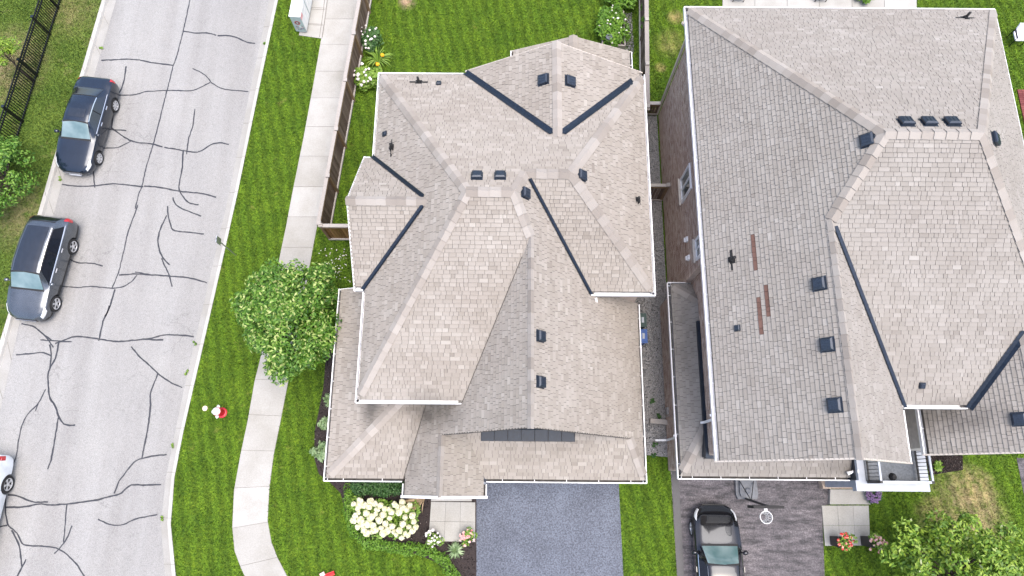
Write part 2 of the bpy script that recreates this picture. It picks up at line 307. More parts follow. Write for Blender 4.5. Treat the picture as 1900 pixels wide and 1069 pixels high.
toned('bark', [(0, (0.06, 0.045, 0.035)), (1, (0.13, 0.10, 0.08))], 0.95)
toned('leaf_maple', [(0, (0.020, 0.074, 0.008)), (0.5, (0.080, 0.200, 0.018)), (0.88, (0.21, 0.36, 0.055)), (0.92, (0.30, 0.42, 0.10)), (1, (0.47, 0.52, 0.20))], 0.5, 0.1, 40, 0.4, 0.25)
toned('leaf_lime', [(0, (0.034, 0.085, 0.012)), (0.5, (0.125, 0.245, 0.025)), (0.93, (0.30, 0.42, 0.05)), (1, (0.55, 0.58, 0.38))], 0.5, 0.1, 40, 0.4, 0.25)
toned('leaf_deep', [(0, (0.010, 0.040, 0.010)), (0.6, (0.040, 0.115, 0.028)), (1, (0.11, 0.22, 0.06))], 0.5, 0.1, 40, 0.4, 0.2)
toned('leaf_box', [(0, (0.030, 0.085, 0.006)), (0.6, (0.095, 0.215, 0.014)), (1, (0.185, 0.33, 0.03))], 0.55, 0.1, 40, 0.4, 0.2)
toned('leaf_bright', [(0, (0.045, 0.10, 0.012)), (0.6, (0.16, 0.29, 0.035)), (1, (0.32, 0.45, 0.09))], 0.5, 0.1, 40, 0.4, 0.2)
toned('leaf_hosta', [(0, (0.075, 0.13, 0.05)), (0.6, (0.20, 0.31, 0.13)), (1, (0.38, 0.48, 0.28))], 0.5, 0.1, 40, 0.4, 0.2)
toned('bloom_white', [(0, (0.36, 0.40, 0.20)), (0.5, (0.56, 0.54, 0.36)), (1, (0.70, 0.67, 0.53))], 0.8, 0.15, 60)
toned('bloom_pink', [(0, (0.50, 0.12, 0.14)), (0.5, (0.62, 0.33, 0.31)), (1, (0.78, 0.66, 0.60))], 0.7)
toned('bloom_red', [(0, (0.42, 0.015, 0.02)), (0.6, (0.60, 0.06, 0.06)), (0.85, (0.65, 0.3, 0.22)), (1, (0.75, 0.68, 0.45))], 0.7)
toned('bloom_purple', [(0, (0.085, 0.05, 0.12)), (1, (0.24, 0.16, 0.30))], 0.7)
toned('bloom_yellow', [(0, (0.70, 0.32, 0.01)), (1, (0.80, 0.50, 0.02))], 0.6)
toned('bloom_pale', [(0, (0.60, 0.56, 0.52)), (1, (0.80, 0.76, 0.74))], 0.7)
toned('straw', [(0, (0.30, 0.21, 0.12)), (1, (0.50, 0.38, 0.24))], 0.8)
plain('hydrant_red', (0.50, 0.006, 0.025), 0.35); plain('hydrant_white', (0.72, 0.73, 0.76), 0.4); plain('cover_pale', (0.62, 0.50, 0.40), 0.7)
plain('mailbox_white', (0.74, 0.76, 0.75), 0.35, vary=0.05); plain('mailbox_side', (0.42, 0.50, 0.49), 0.4, vary=0.3, scale=3); plain('mail_red', (0.55, 0.03, 0.04), 0.5); plain('mail_pink', (0.70, 0.36, 0.36), 0.5, vary=0.3, scale=8); plain('mail_dark', (0.05, 0.02, 0.025), 0.5)
plain('bin_green', (0.012, 0.045, 0.040), 0.5); plain('bin_blue', (0.010, 0.075, 0.30), 0.45)
plain('planter', (0.018, 0.015, 0.016), 0.5); plain('hoop_grey', (0.085, 0.095, 0.115), 0.5, vary=0.3); plain('net_white', (0.72, 0.72, 0.72), 0.8); plain('toy_red', (0.60, 0.02, 0.025), 0.4); plain('toy_pink', (0.78, 0.50, 0.50), 0.5)
plain('balcony_floor', (0.10, 0.115, 0.135), 0.6, vary=0.35, scale=14); plain('balcony_ledge', (0.35, 0.385, 0.44), 0.4, vary=0.12, scale=3)
plain('metal_pan', (0.007, 0.014, 0.026), 0.5, 0.2, 0.3, 8); plain('chair_white', (0.66, 0.68, 0.78), 0.7); plain('landing_brick', (0.36, 0.29, 0.23), 0.85, vary=0.2, scale=12)

# ------------------------------------------------------------------ the ground, street, kerbs, lawns
GZ = -0.16
g = MB(); g.add([(-400, -400, GZ), (400, -400, GZ), (400, 400, GZ), (-400, 400, GZ)], [(0, 1, 2, 3)]); struct(g.build('ground', 'earth'))
def pts(lst, z=0.0): return [P(x, y, z) for x, y in lst]
def extend(pl, n=30.0):
    a = pl[0] + (pl[0] - pl[1]).normalized() * n; return [a] + pl
RL_out = [(190, 0), (148, 145), (101, 293), (82, 360), (69, 404), (15, 589), (0, 636)]       # kerb, lawn side
RL_in = [(213, 0), (172, 140), (116, 323), (106, 362), (95, 404), (32, 604), (6, 722)]
RR_in = [(498, 0), (461, 172), (423, 360), (380, 545), (340, 719), (318, 823), (303, 898), (297, 950), (295.5, 998), (304, 1069)]
RR_out = [(516, 0), (478, 180), (441, 360), (399, 547), (362, 709), (347, 770), (332, 844), (322, 898), (317, 951), (318, 999), (327, 1069)]
lo = extend(pts(RL_out)); li = extend(pts(RL_in)); ri = extend(pts(RR_in)); ro = extend(pts(RR_out))
def ext_end(pl, n, d=None): return pl + [pl[-1] + (d if d is not None else (pl[-1] - pl[-2]).normalized()) * n]
lo = ext_end(lo, 25); li = ext_end(li, 25); ri = ext_end(ext_end(ri, 2.0), 20, Vector((0.75, -0.66, 0))); ro = ext_end(ext_end(ro, 2.0), 20, Vector((0.75, -0.66, 0)))
RZ = -0.11
rd = MB(); n_ = 40
def resample(pl, n):
    pl = [Vector(p) for p in pl]; d = [0]
    for a, b in zip(pl, pl[1:]): d.append(d[-1] + (b - a).length)
    out = []
    for i in range(n):
        t_ = d[-1] * i / (n - 1); k = max(j for j in range(len(d)) if d[j] <= t_ + 1e-9); k = min(k, len(pl) - 2)
        out.append(pl[k].lerp(pl[k + 1], (t_ - d[k]) / max(1e-9, d[k + 1] - d[k])))
    return out
def at_y(pl, ys):
    out = []
    for y in ys:
        for a, b in zip(pl, pl[1:]):
            if (a.y - y) * (b.y - y) <= 0 and abs(a.y - b.y) > 1e-9: out.append(a.lerp(b, (y - a.y) / (b.y - a.y))); break
        else: out.append(pl[0].copy() if y > pl[0].y else pl[-1].copy())
    return out
def under(inn, out): return [(p.lerp(q, .35).x, p.lerp(q, .35).y) for p, q in zip(resample(inn, 44), resample(out, 44))]
road_poly = under(li, lo) + under(ri, ro)[::-1]
rd.add([(x, y, RZ) for x, y in road_poly], [tuple(range(len(road_poly)))])
road = struct(rd.build('road', 'road_asphalt'))
def kerb(inner, outer, name, label):
    n = 44; top = inner[0].y; bot = inner[-1].y
    I = resample(inner, n); O = resample(outer, n); b = MB()
    for i in range(n):
        A, B = I[i], O[i]; pr = [(A, RZ + 0.006), (A.lerp(B, 0.62), RZ + 0.03), (A.lerp(B, 0.70), 0.035), (B, 0.04), (B, GZ)]
        b.v += [(q.x, q.y, z) for q, z in pr]
    for i in range(n - 1):
        for k in range(1, 4): b.f.append((i * 5 + k, i * 5 + k + 1, (i + 1) * 5 + k + 1, (i + 1) * 5 + k)); b.t.append(0.5)
    o = b.build(name, 'kerb_concrete', None, fixn=True); struct(o)
    b2_ = MB(); b2_.v = list(b.v); b2_.f = [(i * 5, i * 5 + 1, (i + 1) * 5 + 1, (i + 1) * 5) for i in range(n - 1)]; b2_.t = [.5] * (n - 1); b2_.build('gutter_pan', 'pan_concrete', o, fixn=True)
    # expansion joints of the kerb
    jb = MB()
    for i in range(1, n * 3 - 1, 3):
        q = i / (n * 3 - 1) * (n - 1); k = int(q); f = q - k
        A = I[k].lerp(I[min(k + 1, n - 1)], f); B = O[k].lerp(O[min(k + 1, n - 1)], f)
        jb.bar(A + Vector((0, 0, RZ + 0.012)), A.lerp(B, 0.6) + Vector((0, 0, RZ + 0.034)), 0.015, 0.006); jb.bar(A.lerp(B, 0.70) + Vector((0, 0, 0.037)), B + Vector((0, 0, 0.042)), 0.015, 0.006)
    jb.build('joint', 'concrete_edge', o)
    return o
kerb(li, lo, 'kerb', ''); kerb(ri, ro, 'kerb', '')
lw = MB(); west = [(p.x, p.y) for p in lo] + [(-70, lo[-1].y), (-70, lo[0].y)]
lw.add([(x, y, 0) for x, y in west], [tuple(range(len(west)))]); lw.add([(lo[0].x, lo[0].y, 0), (-70, lo[0].y, 0), (-70, lo[0].y, GZ), (lo[0].x, lo[0].y, GZ)], [(0, 1, 2, 3)]); struct(lw.build('lawn', 'turf_verge', fixn=True))
le = MB(); east = [(p.x, p.y) for p in ro] + [(70, ro[-1].y), (70, ro[0].y)]
le.add([(x, y, 0) for x, y in east], [tuple(range(len(east)))]); struct(le.build('lawn', 'turf', fixn=True))

# sealed cracks of the street, traced in three overlapping photo crops
K = 2.969
CR = {0: [[(1047, 0), (1010, 170), (975, 310), (955, 360), (920, 500), (880, 660), (845, 795), (805, 920), (785, 1020), (765, 1069), (745, 1150)],
 [(1010, 172), (1080, 185), (1145, 180), (1190, 195)], [(1198, 197), (1270, 196), (1310, 210), (1370, 237), (1405, 240)], [(557, 333), (640, 330), (700, 326), (780, 332), (830, 346), (955, 360)],
 [(695, 366), (685, 440), (670, 490), (650, 520)], [(645, 524), (745, 524), (800, 505), (920, 498), (965, 499), (1060, 502), (1110, 480), (1158, 455)],
 [(1060, 378), (1110, 400), (1145, 425), (1160, 455), (1225, 492), (1310, 500), (1368, 505)], [(1073, 602), (1065, 690), (1040, 760), (1028, 850)],
 [(565, 815), (640, 818), (690, 795), (722, 778)], [(595, 712), (697, 720)], [(612, 705), (660, 740), (722, 778), (760, 787), (840, 792), (895, 810)],
 [(905, 812), (1010, 830), (1080, 843), (1110, 832), (1170, 792), (1215, 785), (1262, 797)], [(625, 620), (615, 708)], [(1010, 826), (1005, 930), (985, 1020), (985, 1050), (1025, 1107), (1050, 1124), (1095, 1129)],
 [(342, 1017), (430, 1028), (520, 1025), (620, 1012), (700, 1018), (790, 1030)], [(795, 1026), (870, 1030), (990, 1055), (1120, 1067), (1190, 1087)], [(515, 945), (522, 1034)]],
 360: [[(760, 60), (705, 210), (690, 280), (655, 430), (618, 518)], [(635, 525), (600, 640), (570, 690), (545, 810)], [(952, 20), (965, 60), (1000, 82), (1070, 108), (1108, 123)],
 [(923, 68), (925, 120), (950, 203), (1060, 213), (1123, 222)], [(918, 118), (880, 200), (868, 260), (880, 320), (905, 365), (935, 390)], [(890, 355), (910, 400), (935, 455), (948, 510)],
 [(380, 358), (430, 382), (510, 380), (567, 398)], [(655, 448), (740, 440), (830, 446), (930, 452), (1010, 458), (1080, 470), (1140, 490)], [(745, 430), (830, 445)],
 [(335, 508), (430, 517), (505, 508), (560, 515), (620, 520), (670, 515), (720, 490), (755, 448)], [(602, 615), (600, 650), (578, 675)], [(118, 715), (190, 730), (240, 775), (285, 805)],
 [(190, 730), (260, 795), (295, 845)], [(222, 803), (300, 810), (395, 815)], [(305, 824), (350, 808), (400, 785), (470, 788), (550, 800), (640, 815), (720, 808), (840, 795), (905, 774), (1000, 778), (1068, 786)],
 [(785, 800), (900, 805)], [(325, 815), (310, 900), (275, 960), (262, 1000), (268, 1069), (270, 1120), (305, 1166), (325, 1231), (345, 1266), (370, 1276), (415, 1273)], [(275, 830), (285, 885), (275, 960)], [(90, 886), (150, 882), (220, 872), (255, 877), (285, 892)],
 [(723, 840), (770, 900), (825, 945), (870, 990), (940, 1040), (1005, 1066)], [(870, 990), (838, 1069), (825, 1116), (832, 1156), (815, 1296), (782, 1454)]],
 709: [[(322, 195), (300, 330), (280, 440), (262, 480)], [(252, 40), (215, 115), (140, 190), (118, 250), (100, 330), (93, 410), (60, 470), (48, 500)], [(210, 120), (195, 158)],
 [(630, 615), (655, 545), (700, 490), (740, 435), (782, 420), (850, 405), (920, 400)], [(45, 622), (100, 625), (180, 663), (265, 660)],
 [(30, 690), (120, 690), (170, 683), (215, 668), (270, 680), (370, 672), (470, 660), (550, 648), (630, 622), (665, 620), (700, 580), (725, 563), (780, 568), (888, 566)], [(370, 668), (350, 880), (352, 890)],
 [(398, 790), (362, 880), (300, 945)], [(540, 755), (600, 785), (650, 793), (690, 785), (730, 757), (800, 743), (868, 730)], [(30, 630), (30, 720), (42, 790), (95, 830), (125, 900), (210, 903), (310, 912), (360, 940), (420, 1000), (465, 1069), (490, 1110)],
 [(65, 815), (110, 905), (120, 1015)], [(145, 975), (98, 1069), (80, 1100)], [(0, 797), (42, 788)]]}
rng = random.Random(4)
def smooth_line(pl, step=0.12):
    n = max(3, int(sum((b - a).length for a, b in zip(pl, pl[1:])) / step)); out = resample(pl, n)
    for _ in range(2): out = [out[0]] + [(out[i - 1] + out[i] * 2 + out[i + 1]) / 4 for i in range(1, len(out) - 1)] + [out[-1]]
    return out
ci = 0
for off, ls in CR.items():
    for l in ls:
        pl = smooth_line([P(x / K, off + y / K, RZ) for x, y in l]); b = MB(); w = rng.uniform(0.024, 0.036); ci += 1; zz = RZ + 0.004 + 0.0007 * (ci % 9)
        pl = [q + Vector((rng.uniform(-.010, .010), rng.uniform(-.010, .010), 0)) for q in pl]
        for i, q in enumerate(pl):
            d = (pl[min(i + 1, len(pl) - 1)] - pl[max(i - 1, 0)]); nrm = Vector((-d.y, d.x, 0)).normalized() * (w * rng.uniform(0.75, 1.25))
            b.v += [(q.x - nrm.x, q.y - nrm.y, zz), (q.x + nrm.x, q.y + nrm.y, zz)]
        for i in range(len(pl) - 1): b.f.append((2 * i, 2 * i + 2, 2 * i + 3, 2 * i + 1)); b.t.append(0.5)
        b.build('crack_seal', 'crack_sealant', road, fixn=True)

# sidewalk of cast slabs
SL = [(618, -58), (604, 0), (596, 72), (581, 158), (563, 256), (542, 360), (530, 424), (520, 471), (503, 560), (486, 653), (472, 709), (460, 778), (446, 844), (434, 911), (431, 978), (435, 1022), (445, 1049), (461, 1085), (500, 1130), (580, 1200), (760, 1290)]
SRT = [(680, -58), (664, 0), (655, 72), (640, 158), (621, 256), (601, 360), (588, 424), (579, 471), (563, 560), (546, 653), (535, 709), (521, 781), (508, 845), (500, 908), (497, 967), (504, 1005), (514, 1032), (540, 1082), (575, 1120), (630, 1165), (790, 1240)]
slL, slR = pts(SL), pts(SRT)
walk = empty('sidewalk', (0, 0, 0)); struct(walk)
side_poly = [(p.x, p.y) for p in slL] + [(p.x, p.y) for p in slR[::-1]]
L2, R2 = [], []
for k in range(len(slL) - 1):
    m_ = 24
    for j in range(m_): L2.append(slL[k].lerp(slL[k + 1], j / m_)); R2.append(slR[k].lerp(slR[k + 1], j / m_))
mid = [(a + b) / 2 for a, b in zip(L2, R2)]; acc = 0; cuts = [0]
for i in range(1, len(mid)):
    acc += (mid[i] - mid[i - 1]).length
    if acc >= 1.47: cuts.append(i); acc = 0
for a, b_ in zip(cuts, cuts[1:]):
    idx = list(range(a, b_ + 1, max(1, (b_ - a) // 4)));
    if idx[-1] != b_: idx.append(b_)
    poly = [L2[i] for i in idx] + [R2[i] for i in idx[::-1]]; c_ = sum(poly, Vector()) / len(poly)
    poly = [(c_ + (q - c_) * (1 - 0.013 / max(0.5, (q - c_).length) * 0.9)) for q in poly]
    s_ = MB(); s_.prism([(q.x, q.y) for q in poly], -0.08, 0.018 + rng.uniform(-0.004, 0.004)); s_.build('slab', 'concrete', walk)
jb = MB(); jb.add([(x, y, 0.006) for x, y in side_poly], [tuple(range(len(side_poly)))]); jb.build('joint_bed', 'concrete_edge', walk, fixn=True)
# footing of the mailbox, with a mown gap of paver strips
pad = empty('mailbox_pad', (0, 0, 0)); struct(pad)
pa = [P(555, 66), P(597, 72), P(607, 0), P(614, -40), P(572, -40)]
b = MB(); b.prism([(q.x, q.y) for q in pa], -0.05, 0.03); b.build('slab', 'concrete', pad)
for yy in (46, 44, 17, 14, -12):
    b = MB(); q0, q1 = P(561 + (66 - yy) * 0.18, yy), P(596 + (66 - yy) * 0.16, yy + 2); b.bar(q0 + Vector((0, 0, .032)), q1 + Vector((0, 0, .032)), 0.02, 0.008); b.build('joint', 'concrete_edge', pad)
q = [P(600, 70), P(606, 30), P(612, -20)]
for dx in (0.0, -0.14):
    b = MB()
    for u_, v_ in zip(q, q[1:]): b.bar(u_ + Vector((dx - .05, 0, .033)), v_ + Vector((dx - .05, 0, .033)), 0.025, 0.008)
    b.build('joint', 'concrete_edge', pad)

# drives, walks, gravel
def sheet(name, poly, z, mat, kind='structure'):
    b = MB(); b.prism([(q[0], q[1]) for q in poly], -0.05, z); o = b.build(name, mat); o['kind'] = kind; return o
drive1 = [P(884, 860), P(1146, 860), P(1157, 1075), P(1170, 1250), P(878, 1250), P(880, 1069)]
sheet('driveway', drive1, 0.012, 'drive_blue')
drive2 = [P(1244, 868), P(1540, 868), P(1537, 937), P(1525, 938), P(1530, 1069), P(1540, 1250), P(1266, 1250), P(1256, 1069)]
sheet('driveway', drive2, 0.012, 'drive_dark')
drive3 = [P(1886, 850), P(2250, 850), P(2250, 1120), P(1935, 1120), P(1908, 960)]
sheet('driveway', drive3, 0.012, 'drive_dark')
# darker tarred seam along the edge of the right drive
b = MB(); q0, q1, q2 = P(1252, 870), P(1263, 1069), P(1268, 1180); b.bar(q0 + Vector((0, 0, .015)), q1 + Vector((0, 0, .015)), 0.28, 0.006); b.bar(q1 + Vector((0, 0, .0155)), q2 + Vector((0, 0, .0155)), 0.28, 0.006); b.build('tar_seam', 'crack_sealant', bpy.data.objects['driveway.001'])
gravel_poly = [(4.6, 1.45), (6.85, 1.25), (6.85, 17.3), (4.6, 17.3)]
sheet('gravel_path', gravel_poly, 0.01, 'gravel_base')
bed1 = [P(x, y) for x, y in [(640, 590), (605, 660), (600, 720), (592, 760), (584, 800), (583, 850), (592, 880), (612, 895), (632, 915), (640, 950), (650, 990), (672, 1008), (720, 1022), (770, 1028), (808, 1042), (838, 1069), (850, 1100), (884, 1100), (884, 880), (800, 860), (700, 600)]]
sheet('flower_bed', bed1, 0.014, 'mulch_base')
bed2 = [P(x, y) for x, y in [(1716, 845), (1786, 845), (1786, 872), (1724, 882)]]
sheet('flower_bed', bed2, 0.014, 'mulch_base')

# ------------------------------------------------------------------ roofs
def pN(y, z, s): return (0.0, -s, z + s * y)
def pS(y, z, s): return (0.0, s, z - s * y)
def pE(x, z, s): return (-s, 0.0, z + s * x)
def pW(x, z, s): return (s, 0.0, z - s * x)
def zat(pl, x, y): return pl[0] * x + pl[1] * y + pl[2]
def X3(p1, p2, p3):
    A = np.array([[p1[0] - p2[0], p1[1] - p2[1]], [p1[0] - p3[0], p1[1] - p3[1]]]); bb = np.array([p2[2] - p1[2], p3[2] - p1[2]])
    x, y = np.linalg.solve(A, bb); return (float(x), float(y))
def xat(p1, p2, y=None, x=None):         # where two planes meet, at a given y (or x)
    a, b, c = p1[0] - p2[0], p1[1] - p2[1], p1[2] - p2[2]
    return (-(b * y + c) / a, y) if y is not None else (x, -(a * x + c) / b)
def clip_rect(poly, u0, u1, v0, v1):
    for ax, lim, sg in ((0, u0, 1), (0, u1, -1), (1, v0, 1), (1, v1, -1)):
        out = []; n = len(poly)
        for i in range(n):
            a, b = poly[i], poly[(i + 1) % n]; da, db = (a[ax] - lim) * sg, (b[ax] - lim) * sg
            if da >= 0: out.append(a)
            if (da >= 0) != (db >= 0):
                t_ = da / (da - db); out.append((a[0] + (b[0] - a[0]) * t_, a[1] + (b[1] - a[1]) * t_))
        poly = out
        if len(poly) < 3: return []
    return poly
def inside(poly, u, v):
    c = False; n = len(poly); j = n - 1
    for i in range(n):
        if (poly[i][1] > v) != (poly[j][1] > v) and u < (poly[j][0] - poly[i][0]) * (v - poly[i][1]) / (poly[j][1] - poly[i][1]) + poly[i][0]: c = not c
        j = i
    return c
SHEXP = 0.143
class Roof:
    def __init__(s, house, key, seed):
        s.h = house; s.key = key; s.rng = random.Random(seed); s.deck = MB(); s.tabs = MB(); s.single = []; s.n_single = 0
        s.roof = None; s.faces = []
    def face(s, pl, poly, singles=0, th=0.14):
        poly = s._eave(pl, poly); s.faces.append((pl, poly, singles)); n = len(poly)
        ar = sum(poly[i][0] * poly[(i + 1) % n][1] - poly[(i + 1) % n][0] * poly[i][1] for i in range(n))
        if ar < 0: poly = poly[::-1]
        top = [(x, y, zat(pl, x, y) - 0.004) for x, y in poly]; bot = [(x, y, z - th) for x, y, z in top]
        s.deck.add(top + bot, [tuple(range(n)), tuple(range(n, 2 * n))[::-1]] + [(i, i + n, (i + 1) % n + n, (i + 1) % n) for i in range(n)])
    def _eave(s, pl, poly, back=0.11):
        """hold the shingles back from the eave line, where the gutter hangs"""
        a, b, c = pl; sl = math.hypot(a, b); gx, gy = a / sl, b / sl; lim = min(x * gx + y * gy for x, y in poly) + back; out = []; n = len(poly)
        for i in range(n):
            p_, q_ = poly[i], poly[(i + 1) % n]; dp, dq = p_[0] * gx + p_[1] * gy - lim, q_[0] * gx + q_[1] * gy - lim
            if dp >= 0: out.append(p_)
            if (dp >= 0) != (dq >= 0): t_ = dp / (dp - dq); out.append((p_[0] + (q_[0] - p_[0]) * t_, p_[1] + (q_[1] - p_[1]) * t_))
        return out
    def finish(s, patches=()):
        s.roof = s.deck.build('roof', 'deck', s.h)
        for pl, poly, singles in s.faces: s._shingle(pl, poly, singles, patches)
        stuff(s.tabs.build('shingle_field', 'shingle_' + s.key, s.roof))
    def _shingle(s, pl, poly, singles, patches):
        a, b, c = pl; sl = math.hypot(a, b); gx, gy = a / sl, b / sl; ux, uy = -gy, gx; k = math.sqrt(1 + sl * sl)
        nrm = Vector((-a, -b, 1)).normalized()
        uv = [(x * ux + y * uy, (x * gx + y * gy) * k) for x, y in poly]
        us = [q[0] for q in uv]; vs_ = [q[1] for q in uv]; v = min(vs_) - 0.02; rw = 0
        def to3(u, vv, lift):
            x, y = u * ux + vv / k * gx, u * uy + vv / k * gy
            return Vector((x, y, zat(pl, x, y))) + nrm * lift
        while v < max(vs_):
            u = min(us) - s.rng.uniform(0, 0.4); rowt = s.rng.uniform(-0.05, 0.05)
            while u < max(us):
                w = s.rng.choice((0.13, 0.17, 0.21, 0.26, 0.31)) * s.rng.uniform(0.85, 1.15)
                tone = min(1, max(0.06, s.rng.gauss(0.52, 0.125) + rowt)); extra = s.rng.choice((0.0, 0.0, 0.008))
                u0, u1, v0, v1 = u + 0.005, u + w - 0.005, v + 0.004, v + SHEXP; u += w
                lo_, hi_ = 0.024 + extra, 0.002
                cor = ((u0, v0), (u1, v0), (u1, v1), (u0, v1)); ins = [inside(uv, *q) for q in cor]
                hole = any(u0 < q[0] < u1 and v0 < q[1] < v1 for q in uv)
                mb = s.tabs; mat = None
                if all(ins) and not hole:
                    q = [to3(u0, v0, lo_), to3(u1, v0, lo_), to3(u1, v1, hi_), to3(u0, v1, hi_), to3(u0, v0, 0), to3(u1, v0, 0)]
                    cc = (q[0] + q[2]) / 2
                    pt = any((cc.x - px) ** 2 / rx ** 2 + (cc.y - py) ** 2 / ry ** 2 < 1 for px, py, rx, ry in patches)
                    one = pt or (s.n_single < 296 and singles and s.rng.random() < singles)
                    if one:
                        mb = MB(); s.n_single += 1
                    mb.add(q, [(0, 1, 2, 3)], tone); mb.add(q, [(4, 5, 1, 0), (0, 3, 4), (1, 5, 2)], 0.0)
                    if one: mb.build('shingle', 'shingle_patch' if pt else 'shingle_' + s.key, s.roof)
                else:
                    cl = clip_rect(uv, u0, u1, v0, v1)
                    if len(cl) >= 3:
                        q = [to3(x, y, lo_ + (hi_ - lo_) * (y - v0) / SHEXP) for x, y in cl]
                        s.tabs.add(q, [tuple(range(len(q)))], tone)
            v += SHEXP; rw += 1
    def cap(s, p1, pl1, p2, pl2, step=0.36, w=0.19, mat=None):
        """ridge caps from p1 to p2 (low to high) over the two planes"""
        if min(abs(p1.z - e_) for e_ in (5.8, 3.2, 6.9, 3.1)) < .02: p1 = p1 + (p2 - p1).normalized() * .36
        d = p2 - p1; n = max(1, round(d.length / step)); dd = d / n; dn = d.normalized(); dh = Vector((d.x, d.y, 0)).normalized()
        sides = []
        for pl, sg in ((pl1, 1), (pl2, -1)):
            nr = Vector((-pl[0], -pl[1], 1)).normalized(); v = nr.cross(dn).normalized(); ot = pl2 if sg == 1 else pl1
            if (pl[0] - ot[0]) * v.x + (pl[1] - ot[1]) * v.y > 0: v = -v
            sides.append(v * w + nr * 0.032)
        up = Vector((0, 0, 0.062)); ov = dn * (step * 0.10); lift = Vector((0, 0, 0.032))
        b = MB()
        a0, c0, e0 = sides[0] + lift - ov, up + lift - ov, sides[1] + lift - ov
        a1, c1, e1 = sides[0] + dd, up + dd, sides[1] + dd
        dn_ = Vector((0, 0, -0.02))
        b.add([a0, c0, e0, a1, c1, e1, a0 + dn_, c0 + dn_, e0 + dn_], [(0, 1, 4, 3), (1, 2, 5, 4), (6, 7, 1, 0), (7, 8, 2, 1)], 0.5)
        first = None
        for i in range(n):
            loc = p1 + dd * i
            if first is None: first = b.build('ridge_cap', mat or 'cap_' + s.key, s.roof, loc=loc, fixn=True)
            else:
                o = first.copy(); COL.objects.link(o); o.parent = s.roof; o.location = loc
    def valley(s, p1, pl1, p2, pl2, w=0.15, mat='valley_metal'):
        d = (p2 - p1); dn = d.normalized(); dh = Vector((d.x, d.y, 0)).normalized(); b = MB(); sd_ = []
        for pl, sg in ((pl1, 1), (pl2, -1)):
            nr = Vector((-pl[0], -pl[1], 1)).normalized(); v = nr.cross(dn).normalized(); ot = pl2 if sg == 1 else pl1
            if (pl[0] - ot[0]) * v.x + (pl[1] - ot[1]) * v.y < 0: v = -v
            sd_.append(v * w + nr * 0.05)
        up = Vector((0, 0, 0.055))
        b.add([p1 + sd_[0], p1 + up, p1 + sd_[1], p2 + sd_[0], p2 + up, p2 + sd_[1]], [(0, 1, 4, 3), (1, 2, 5, 4)])
        return b.build('valley_flashing', mat, s.roof, fixn=True)
def V3(pl, xy): return Vector((xy[0], xy[1], zat(pl, *xy)))
GUT_N = 0
def gutter(house, p, q, out, straps=True, mat='white_trim'):
    """an open trough along the eave p-q, out = outward direction"""
    p, q, o = Vector(p), Vector(q), Vector(out); d = (q - p).normalized(); b = MB(); z = Vector((0, 0, 1))
    p = p - z * 0.03 - o * 0.13; q = q - z * 0.03 - o * 0.13
    def st(off0, off1, z0, z1):
        a = [p + o * off0 + z * z0, p + o * off1 + z * z0, p + o * off1 + z * z1, p + o * off0 + z * z1]; e = [x + (q - p) for x in a]
        b.add(a + e, [(0, 1, 2, 3), (7, 6, 5, 4), (0, 4, 5, 1), (1, 5, 6, 2), (2, 6, 7, 3), (3, 7, 4, 0)])
    st(0.000, 0.012, -0.13, 0.02); st(0.112, 0.150, -0.13, 0.030)
    if straps:
        n = max(1, int((q - p).length / 1.0))
        for i in range(n):
            c = p + d * ((i + 0.5) * (q - p).length / n); b.bar(c + z * 0.02, c + o * 0.12 + z * 0.025, 0.022, 0.01)
    g_ = b.build('gutter', mat, house, fixn=True)
    b = MB(); a0, a1 = p + o * .012 - z * .118, p + o * .112 - z * .118; b.add([a0, a1, a1 + (q - p), a0 + (q - p), a0 - z * .012, a1 - z * .012, a1 + (q - p) - z * .012, a0 + (q - p) - z * .012], [(0, 1, 2, 3), (7, 6, 5, 4), (0, 4, 5, 1), (1, 5, 6, 2), (2, 6, 7, 3), (3, 7, 4, 0)]); b.build('trough', 'gutter_silt' if p.z < 4.5 else mat, g_, fixn=True)
    return g_
def rake_board(house, pts_, mat='beige_trim', w=0.05, h=0.16):
    b = MB()
    for a, c in zip(pts_, pts_[1:]): b.bar(Vector(a) - Vector((0, 0, 0.085)), Vector(c) - Vector((0, 0, 0.085)), w, h)
    return b.build('rake_board', mat, house)
